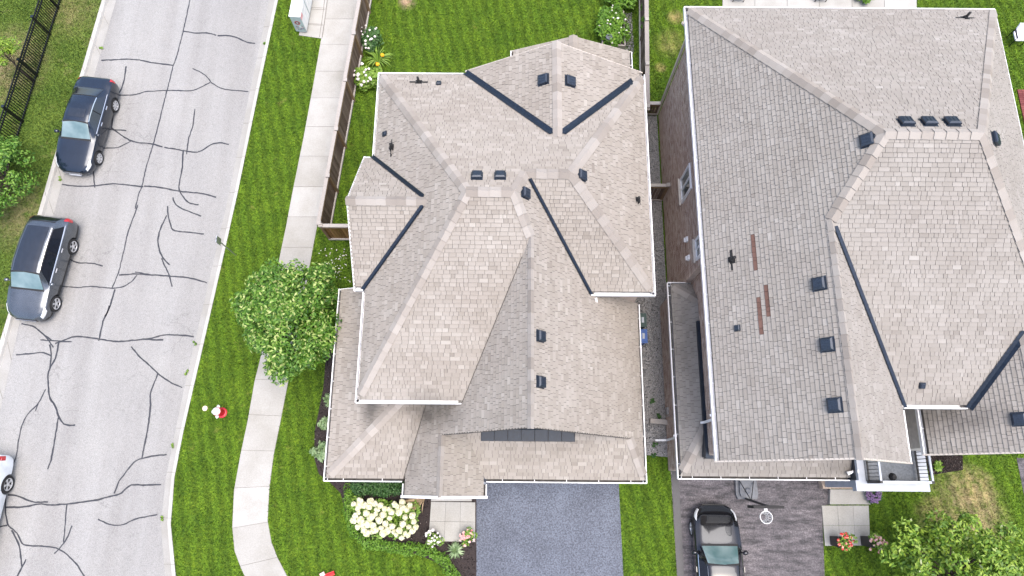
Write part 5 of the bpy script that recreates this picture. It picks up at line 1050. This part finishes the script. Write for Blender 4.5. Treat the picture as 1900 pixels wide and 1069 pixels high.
def wheelie(px, mat, label):
    c = P(*px); o = tag(empty('wheeled_bin', (5.45, c.y, 0)), label, 'bin', 'bins in the gravel passage'); b = MB(); rr = [(.20, .22, 0.02), (.25, .28, .9)]
    for (u, v, z) in rr: b.v += [(-u, -v, z), (u, -v, z), (u, v, z), (-u, v, z)]
    b.f = [(3, 2, 1, 0), (4, 5, 6, 7)] + [(k, (k + 1) % 4, 4 + (k + 1) % 4, 4 + k) for k in range(4)]; b.t = [.5] * 6; b.build('body', mat, o, fixn=True)
    b = MB(); b.box(-.27, .27, -.30, .30, .901, .95); b.box(-.2, .2, -.22, .22, .951, .97); b.build('lid', mat, o); b = MB(); b.bar((-.29, -.2, .93), (-.29, .2, .93), .03, .03); b.build('handle', mat, o); b = MB(); b.box(.05, .15, -.12, .12, .971, .973); b.build('sticker', 'balcony_ledge', o)
wheelie((1190, 603), 'bin_green', 'dark green bin standing beside the house in the gravel'); wheelie((1190, 632), 'bin_blue', 'blue recycling bin standing beside the house in the gravel')
b = MB(); a0, a1 = P(1204, 782), P(1238, 785); b.bar(a0 + Vector((0, 0, .18)), a1 + Vector((0, 0, .18)), .20, .30, tone=.6); tag(b.build('timber_board', 'fence_cap'), 'thick timber board edging across the gravel passage', 'timber'); 
gm = tag(empty('gas_meter', P(1237, 765)), 'grey gas meter with pipes on the garage wall', 'meter'); b = MB(); b.box(-.12, .12, -.14, .14, .35, .7); b.build('body', 'steel', gm); b = MB(); b.tube([(-.05, -.2, 0), (-.05, -.2, .8), (0, 0, .8), (0, .2, .75)], .025, 8); b.build('pipe', 'steel', gm); b = MB(); b.box(-.05, .12, .22, .45, .9, 1.3); b.build('meter_box', 'balcony_ledge', gm)
# raised bed with timber sides
rb = tag(empty('raised_bed', P(1133, 60)), 'timber raised garden bed full of plants by the back fence', 'garden bed'); cc = [P(1115, 28), P(1155, 28), P(1158, 92), P(1117, 90)]; o0 = P(1133, 60)
for i in range(4):
    b = MB(); a_, b_2 = cc[i] - o0, cc[(i + 1) % 4] - o0; b.bar(a_ + Vector((0, 0, .17)), b_2 + Vector((0, 0, .17)), .05, .34, tone=.4); b.build('plank', 'fence_cap', rb)
b = MB(); b.prism([((q - o0).x, (q - o0).y) for q in cc], 0, .25); b.build('soil', 'mulch_base', rb)
b = MB(); q = P(1129, 74, .5); b.lathe([(.14, .3), (.16, .75), (.13, .75), (.12, .70), (0, .70)], 12, (q.x, q.y, 0)); tag(b.build('watering_pail', 'hoop_grey'), 'grey pail standing among the raised bed plants', 'pail')
chips('gravel_stones', [tuple(P(x, y)[:2]) for x, y in ((1159, 25), (1172, 25), (1176, 100), (1160, 100))], 1500, .04, 'gravel', 'strip of grey stones between raised bed and fence', 'gravel', 119)
# red toy at the edge of the front lawn
ty = tag(empty('lawn_flag', P(604, 1066)), 'red and pink marker lying on the front lawn', 'marker'); b = MB(); o0 = P(604, 1066); q = [P(604, 1069) - o0, P(622, 1062) - o0]; b.bar(q[0] + Vector((0, 0, .12)), q[1] + Vector((0, 0, .14)), .16, .06); b.tube([q[0] + Vector((0, 0, .2)), q[1] + Vector((0, 0, .2))], .04, 8); b.build('body', 'toy_red', ty); b = MB(); b.bar(P(596, 1068) - o0 + Vector((0, 0, .1)), P(604, 1063) - o0 + Vector((0, 0, .16)), .16, .05); b.build('tail', 'toy_pink', ty)
# basketball stand: base, pole leaning over the drive, board, ring and net
bs = tag(empty('basketball_stand', P(1383, 905)), 'portable basketball stand with white net on the dark driveway', 'basketball stand'); o0 = P(1383, 905); b = MB()
bx_ = [(-.42, .55), (.42, .55), (.46, -.25), (.40, -.45), (-.40, -.45), (-.46, -.25)]; b.prism(bx_, .02, .16); n0 = len(b.v); b.prism([(x * .7, y * .75) for x, y in bx_], .161, .26); b.lathe([(.12, .26), (.12, .30), (.07, .32), (0, .32)], 12, (0, -.12, 0)); b.build('base', 'hoop_grey', bs)
tp = P(1424, 939, 3.2) - o0; bm = P(1385, 926, .2) - o0; b = MB(); b.tube([tuple(bm), tuple(bm.lerp(tp, .55)), tuple(tp)], .05, 10); b.build('pole', 'black_metal', bs)
for s_ in (-1, 1): b = MB(); b.tube([(.3 * s_, .3, .2), tuple(bm.lerp(tp, .25))], .018, 6); b.build('brace', 'black_metal', bs)
bc_ = P(1426, 941, 3.4) - o0; b = MB(); b.box(bc_.x - .56, bc_.x + .56, bc_.y - .05, bc_.y + .05, 2.75, 3.45); b.build('backboard', 'black_rubber', bs)
hc = P(1422, 960, 2.95) - o0; n = 20; b = MB(); b.tube([hc + Vector((math.cos(2 * math.pi * i / n) * .225, math.sin(2 * math.pi * i / n) * .225, 0)) for i in range(n + 1)], .013, 6, False); b.bar(hc + Vector((0, .22, 0)), hc + Vector((0, .31, 0)), .12, .02); b.build('ring', 'net_white', bs)
b = MB(); m_ = 12; lv = [(.22, 0), (.19, -.14), (.145, -.27), (.12, -.42)]
for i in range(3):
    for k in range(m_):
        t0, t1 = 2 * math.pi * (k + .5 * i) / m_, 2 * math.pi * (k + .5 * i + .5) / m_; t2_ = 2 * math.pi * (k + .5 * i - .5) / m_
        A_ = hc + Vector((math.cos(t0) * lv[i][0], math.sin(t0) * lv[i][0], lv[i][1]))
        for tt in (t1, t2_): b.tube([A_, hc + Vector((math.cos(tt) * lv[i + 1][0], math.sin(tt) * lv[i + 1][0], lv[i + 1][1]))], .009, 4, False)
b.build('net', 'net_white', bs)
# garden chair on the far lawn, and the red paved corner beyond the roof
gc = tag(empty('garden_chair', P(1880, 78)), 'white garden chair with dark frame on the back lawn', 'chair'); b = MB(); b.box(-.26, .26, -.25, .25, .42, .48); b.build('seat', 'chair_white', gc); b = MB(); b.bar((0, .25, .48), (0, .38, .95), .5, .05, (0, 1, 0)); b.build('backrest', 'chair_white', gc)
for x in (-.28, .28):
    for y in (-.24, .26): b = MB(); b.tube([(x, y, 0), (x, y, .62)], .02, 6); b.build('leg', 'black_metal', gc)
    b = MB(); b.bar((x, -.26, .63), (x, .30, .65), .06, .04); b.build('armrest', 'black_metal', gc)
rp = struct(empty('brick_terrace')); o0 = P(1888, 175)
for i in range(24):
    for j in range(10): b = MB(); b.box(o0.x + j * .21, o0.x + j * .21 + .20, o0.y - 2.4 + i * .11, o0.y - 2.4 + i * .11 + .10, 0, .06, rng.random()); b.build('brick', 'red_brick', rp)
for (x, lb) in ((1368, 'dark slatted bench end on the patio behind the patched roof'), (1520, 'dark chair frame on the patio behind the patched roof')):
    o = tag(empty('patio_chair', P(x, -2)), lb, 'seat'); b = MB(); b.box(-.3, .3, -.25, .25, .4, .45); b.build('seat', 'black_metal', o)
    for u in (-.27, .27):
        for v in (-.22, .22): b = MB(); b.tube([(u, v, 0), (u, v, .4)], .02, 6); b.build('leg', 'black_metal', o)
    b = MB(); b.bar((0, .25, .45), (0, .34, .9), .6, .04, (0, 1, 0)); b.build('backrest', 'black_metal', o)
shrub('patio_plant', 'green plant with red leaves at the patio edge behind the roof', 'plant', (1600, -2), .5, .6, 300, .09, 'leaf_box', 95, 'bloom_red', 12, .09)

# ------------------------------------------------------------------ cars
SEDAN = dict(L=4.86, r=.325, w=.215, ax=(.185, .765), st=[
 # t     zbot  wm    zb    wb    ze    wt    zt
 (0.000, .30, .52, .50, .46, .56, .36, .575), (0.020, .24, .70, .57, .62, .63, .50, .65), (0.060, .20, .84, .66, .77, .71, .62, .735), (0.14, .18, .905, .76, .85, .81, .70, .845), (0.26, .18, .92, .86, .875, .905, .73, .94),
 (0.305, .18, .92, .89, .88, .95, .72, .975), (0.44, .18, .92, .925, .885, 1.335, .60, 1.40), (0.52, .18, .92, .94, .885, 1.385, .60, 1.455), (0.64, .18, .92, .955, .885, 1.375, .595, 1.44), (0.73, .18, .92, .97, .88, 1.30, .585, 1.365),
 (0.845, .19, .915, .985, .86, 1.045, .66, 1.075), (0.90, .21, .91, .985, .84, 1.03, .68, 1.06), (0.965, .26, .86, .95, .78, 1.0, .66, 1.025), (0.99, .34, .76, .85, .70, .89, .60, .91), (1.0, .42, .66, .74, .62, .78, .52, .80)])
SUVP = dict(L=4.72, r=.36, w=.235, ax=(.185, .755), st=[
 (0.000, .34, .55, .60, .50, .68, .40, .70), (0.020, .27, .74, .68, .66, .76, .54, .785), (0.055, .24, .87, .79, .79, .85, .64, .88), (0.12, .22, .925, .89, .87, .95, .72, .985), (0.23, .22, .94, .98, .895, 1.03, .75, 1.065),
 (0.265, .22, .94, 1.01, .90, 1.07, .74, 1.10), (0.395, .22, .94, 1.05, .905, 1.535, .63, 1.60), (0.50, .22, .94, 1.07, .905, 1.60, .64, 1.67), (0.70, .22, .94, 1.10, .90, 1.60, .63, 1.665), (0.86, .22, .94, 1.14, .895, 1.54, .61, 1.60),
 (0.915, .23, .935, 1.15, .88, 1.44, .60, 1.50), (0.965, .26, .91, 1.10, .84, 1.20, .66, 1.24), (0.985, .32, .86, 1.0, .79, 1.05, .66, 1.08), (1.0, .42, .78, .88, .72, .92, .6, .94)])
def car(name, label, pos, head, spec, body_mat, kind, lower=None, glass='windscreen'):
    """pos: ground point midway between the axles, head: heading angle of the nose"""
    L = spec['L']; st = np.array(spec['st']); o = tag(empty(name, pos, head), label, 'car', 'cars'); xm = (spec['ax'][0] + spec['ax'][1]) / 2
    tt = np.linspace(0, 1, 241); prm = [np.interp(tt, st[:, 0], st[:, k]) for k in range(1, 8)]
    ker = np.hanning(11); ker /= ker.sum()
    prm = [np.convolve(np.pad(q, 5, mode='reflect', reflect_type='odd'), ker, 'valid') for q in prm]
    def S(t_, v, off=0.0, sgn=1):
        zb_, wm, zb, wb, ze, wt, zt = [float(np.interp(t_, tt, q)) for q in prm]; zm = zb_ + (zb - zb_) * .62
        kn = [(0, 0.0, zb_), (.10, wm * .80, zb_), (.17, wm * .95, zb_ + .05), (.27, wm * .992, zb_ + (zm - zb_) * .55), (.40, wm, zm), (.50, wb + (wm - wb) * .55, zb - .035), (.55, wb, zb), (.585, wb - .035, zb + .012 if ze - zb < .12 else zb + .02), (.78, wt, ze), (.835, wt * .90, ze + (zt - ze) * .45), (.91, wt * .55, ze + (zt - ze) * .86), (1.0, 0, zt)]
        kv = [q[0] for q in kn]; y = float(np.interp(v, kv, [q[1] for q in kn])); z = float(np.interp(v, kv, [q[2] for q in kn]))
        return Vector(((xm - t_) * L, y * sgn, z))
    def N(t_, v, sgn):
        e = .004; a = S(min(1, t_ + e), v, 0, sgn) - S(max(0, t_ - e), v, 0, sgn); c = S(t_, min(1, v + .012), 0, sgn) - S(t_, max(0, v - .012), 0, sgn); n = a.cross(c)
        if n.length < 1e-9: return Vector((0, 0, 1))
        n.normalize(); pnt = S(t_, v, 0, sgn) - Vector((0, 0, .6)); 
        if n.dot(Vector((pnt.x * .15, pnt.y, pnt.z))) < 0: n = -n
        return n
    vv = [0, .06, .10, .135, .17, .22, .27, .335, .40, .45, .50, .525, .55, .567, .585, .65, .72, .78, .807, .835, .87, .91, .955, 1.0]; ts = np.concatenate([np.linspace(0, .08, 12), np.linspace(.08, .9, 56)[1:], np.linspace(.9, 1, 14)[1:]])
    b = MB(); nv = len(vv); ring = 2 * nv - 2
    for t_ in ts:
        row = [S(t_, v, 0, 1) for v in vv] + [S(t_, v, 0, -1) for v in vv[-2:0:-1]]; b.v += [tuple(q) for q in row]
    for i in range(len(ts) - 1):
        for k in range(ring): k2 = (k + 1) % ring; b.f.append((i * ring + k, i * ring + k2, (i + 1) * ring + k2, (i + 1) * ring + k)); b.t.append(.5)
    b.f.append(tuple(range(ring))[::-1]); b.t.append(.5); b.f.append(tuple((len(ts) - 1) * ring + k for k in range(ring))); b.t.append(.5)
    body = b.build('body', body_mat, o, True, fixn=True)
    # wheel housings cut out of the body
    wy = float(st[:, 2].max()); rr = spec['r']; cut = MB()
    for a in spec['ax']:
        for s_ in (-1, 1):
            c = MB(); c.lathe([(rr + .055, -.30), (rr + .055, .30)], 28, (0, 0, 0), 'y'); c.v = [((xm - a) * L + x, y + s_ * (wy - .10), z + rr) for x, y, z in c.v]; cut.add(c.v, c.f)
    co = cut.build('cutter', 'cladding', None, fixn=True); md = body.modifiers.new('arches', 'BOOLEAN'); md.operation = 'DIFFERENCE'; md.object = co; md.solver = 'EXACT'; co.parent = o
    bpy.context.view_layer.update(); dg = bpy.context.evaluated_depsgraph_get(); nm = bpy.data.meshes.new_from_object(body.evaluated_get(dg)); body.modifiers.clear(); body.data = nm; bpy.data.objects.remove(co)
    nm.materials.clear(); nm.materials.append(M[body_mat]); nm.materials.append(M['cladding'])
    for p_ in nm.polygons:
        p_.use_smooth = True; p_.material_index = 0
        if lower and max(nm.vertices[i].co.z for i in p_.vertices) < lower: p_.material_index = 1
    nm.set_sharp_from_angle(angle=R(32))
    def patch(pn, tl, tu, vl, vu, mat, off=.006, sgn=1, nu=14, nw=8, both=False, par=None):
        """tl, tu: (t0, t1) at the lower and the upper v; both = across the centre line"""
        q = MB(); ws = [i / (nw - 1) for i in range(nw)]; rows = []
        cols = []
        for w_ in ws: cols.append((vl + (vu - vl) * w_, tl[0] + (tu[0] - tl[0]) * w_, tl[1] + (tu[1] - tl[1]) * w_, sgn))
        if both: cols += [(v, a_, c_, -sgn) for (v, a_, c_, _) in cols[-2::-1]]
        for (v, a_, c_, s_) in cols:
            for i in range(nu):
                t_ = a_ + (c_ - a_) * i / (nu - 1); q.v.append(tuple(S(t_, v, 0, s_) + N(t_, v, s_) * off))
        for j in range(len(cols) - 1):
            for i in range(nu - 1): q.f.append((j * nu + i, j * nu + i + 1, (j + 1) * nu + i + 1, (j + 1) * nu + i)); q.t.append(.5)
        return q.build(pn, mat, par or o, True, fixn=True)
    sv = kind in ('suv', 'wagon'); cw, cr, rr0, rr1 = (.268, .398, .905, .962) if sv else (.308, .445, .735, .842)
    patch('windscreen_frame', (cw - .016, cr + .004), (cw - .014, cr + .006), .782, 1.0, 'black_rubber', .0045, both=True)
    patch('windscreen', (cw + .004, cr - .012), (cw + .002, cr - .002), .795, 1.0, glass, .007, both=True); patch('rear_window_frame', (rr0 - .008, rr1 + .006), (rr0 - .006, rr1 + .006), .785, 1.0, 'black_rubber', .0045, both=True); patch('rear_window', (rr0, rr1), (rr0 + .003, rr1), .795, 1.0, 'roof_glass', .007, both=True)
    b0, b1, u0, u1 = (.315, .895, .425, .83) if sv else (.345, .80, .465, .715)
    for s_ in (1, -1):
        wdw = patch('side_window', (b0, b1), (u0, u1), .592, .762, 'roof_glass', .006, s_, 22, 6)
        patch('window_trim', (b0 - .006, b1 + .006), (b0 + .002, b1 - .002), .575, .59, 'chrome', .009, s_, 22, 2, par=wdw); patch('window_trim', (u0 - .006, u1 + .006), (u0 - .01, u1 + .012), .765, .78, 'chrome', .008, s_, 22, 2, par=wdw)
        bp = (b0 + b1) / 2; patch('pillar', (bp, bp + .012), (bp + .003, bp + .013), .592, .762, 'black_metal', .008, s_, 3, 6, par=wdw)
        patch('headlight', (.022, .085) if not sv else (.02, .095), (.035, .125), .47 if not sv else .46, .60, 'headlight', .008, s_, 10, 6); patch('tail_light', (.955, .992), (.94, .985), .42, .60 if not sv else .66, 'taillight', .008, s_, 8, 6)
        ma = b0 - .005; mp = S(ma + .02, .57, 0, s_); q = MB(); ball_mesh(q, (0, 0, 0), 1, np.random.default_rng(1), 10, 6, 1); q.v = [(mp.x + x * .085, mp.y + s_ * .13 + y * .12, mp.z + .09 + z * .075) for x, y, z in q.v]; q.bar(mp + Vector((0, -.02 * s_, .02)), mp + Vector((0, .08 * s_, .07)), .05, .03); q.build('mirror', body_mat, o, True)
        for dt in (.47, .665) if sv else (.49, .665): hp = S(dt, .47, 0, s_); q = MB(); q.bar(hp + Vector((-.10, .025 * s_, .06)), hp + Vector((.10, .025 * s_, .06)), .03, .035); q.build('door_handle', 'chrome' if kind != 'coupe_plain' else body_mat, o)
        for dt in ((.30, .50, .70) if sv else (.315, .51, .70)): patch('door_seam', (dt, dt + .0022), (dt + .004, dt + .0062), .20, .572, 'black_rubber', .003, s_, 2, 9)
    patch('hood', (.045, cw - .012), (.028, cw - .008), .70, 1.0, body_mat, .004, both=True, nu=22, nw=10)
    if kind == 'suv': patch('roof_panel', (cr + .006, .845), (cr + .006, .845), .855, 1.0, 'roof_glass', .008, both=True, nu=22)
    elif kind == 'sedan': patch('sunroof', (.49, .575), (.488, .577), .885, 1.0, 'roof_glass', .008, both=True)
    for s_ in ((1, -1) if sv else ()): patch('roof_rail', (.43, .84), (.43, .84), .785, .812, 'chrome', .022, s_, 20, 3)
    f0 = S(0, .5); q = MB(); q.box(xm * L - .03, xm * L + .035, -.46, .46, f0.z - .10, f0.z + .06); gr = q.build('grille', 'black_rubber', o); q = MB()
    for k in range(3): q.box(xm * L + .036, xm * L + .046, -.45, .45, f0.z - .075 + k * .05, f0.z - .055 + k * .05)
    q.build('chrome_bar', 'chrome' if kind != 'coupe_plain' else 'black_metal', gr)
    if kind == 'sedan': q = MB(); q.box(xm * L - .02, xm * L + .05, -.26, .26, f0.z - .25, f0.z - .13); q.build('licence_plate', 'plate', o)
    rz_ = .72 if not sv else .85
    q = MB(); q.box((xm - 1) * L - .03, (xm - 1) * L + .02, -.26, .26, rz_ - .12, rz_); q.build('licence_plate', 'plate', o)
    for a in spec['ax']:
        for s_ in (-1, 1):
            q = MB(); w = spec['w']; pr = [(rr * .70, -w / 2), (rr * .92, -w / 2), (rr, -w * .32), (rr, w * .32), (rr * .92, w / 2), (rr * .73, w / 2), (rr * .71, w * .30), (rr * .70, -w / 2)]; q.lathe(pr, 28, (0, 0, 0), 'y'); q.f = [f_ for f_ in q.f if len(f_) == 4]; q.t = [.5] * len(q.f)
            wl = q.build('wheel', 'tyre', o, True, loc=((xm - a) * L, s_ * (wy - w / 2 + .012), rr), fixn=True)
            q = MB(); ys = s_ * w * .36; q.lathe([(rr * .725, ys - .01), (rr * .725, ys + .014), (rr * .63, ys + .014), (rr * .61, ys - .01)], 28, (0, 0, 0), 'y'); q.f = [f_ for f_ in q.f if len(f_) == 4]; q.t = [.5] * len(q.f); q.lathe([(.07, ys - .03), (.07, ys + .012), (.05, ys + .018), (0, ys + .018)], 14, (0, 0, 0), 'y')
            ns = 7 if kind == 'sedan' else 5
            for k in range(ns):
                t_ = 2 * math.pi * k / ns
                for dlt in (-.10, .10): q.bar((math.cos(t_) * .05, ys, math.sin(t_) * .05), (math.cos(t_ + dlt) * rr * .66, ys, math.sin(t_ + dlt) * rr * .66), .055, .02, (0, 1, 0))
            rim = q.build('rim', 'rim', wl, fixn=True); q = MB(); q.lathe([(rr * .70, ys - s_ * .05), (rr * .70, ys - s_ * .055), (0.0, ys - s_ * .055)], 20, (0, 0, 0), 'y'); q.build('brake_disc', 'black_metal', wl)
    return o
def place(rear_px, front_px, zc, side, spec):
    """axle points on the visible (right) flank -> ground centre between axles and heading"""
    a, b2 = P(*rear_px, zc), P(*front_px, zc); d = (b2 - a); d.z = 0; d.normalize(); left = Vector((-d.y, d.x, 0)); c = (a + b2) / 2 + left * side; c.z = RZ
    return c, math.atan2(d.y, d.x), (b2 - a).length
c_, h_, wb_ = place((211.5, 196), (182, 292), .25, -.86, SEDAN); print('sedan wheelbase', wb_)
car('parked_car', 'black sedan with silver wheels parked at the kerb', c_, h_, SEDAN, 'paint_black', 'sedan')
c_, h_, wb_ = place((134.5, 454.5), (101, 566), .28, -.88, SUVP); print('suv wheelbase', wb_)
car('parked_car', 'dark grey crossover with black glass roof parked behind the sedan', c_, h_, SUVP, 'paint_grey', 'suv', .50)
hd = (pts(RL_in)[3] - pts(RL_in)[1]); wv_ = P(13, 899, .25); h3 = math.atan2(hd.y, hd.x) + R(2); dv = Vector((math.cos(h3), math.sin(h3), 0)); lf_ = Vector((-dv.y, dv.x, 0))
wbw = (SUVP['ax'][1] - SUVP['ax'][0]) * SUVP['L']; cw_ = wv_ + dv * (wbw / 2) - lf_ * .88; cw_.z = RZ
car('parked_car', 'white car with red tail light cut off by the photo edge near the sealed cracks', cw_, h3, SUVP, 'paint_white', 'wagon')
nose = P(1331, 938, .65); cx_ = P(1334, 1010, .9)
bd_ = R(90) ; car('driveway_car', 'glossy black car parked nose-in on the dark driveway', Vector((P(1336, 1040, .9).x, nose.y - SEDAN['L'] * .475, .012)), bd_, SEDAN, 'paint_jet', 'coupe_plain')
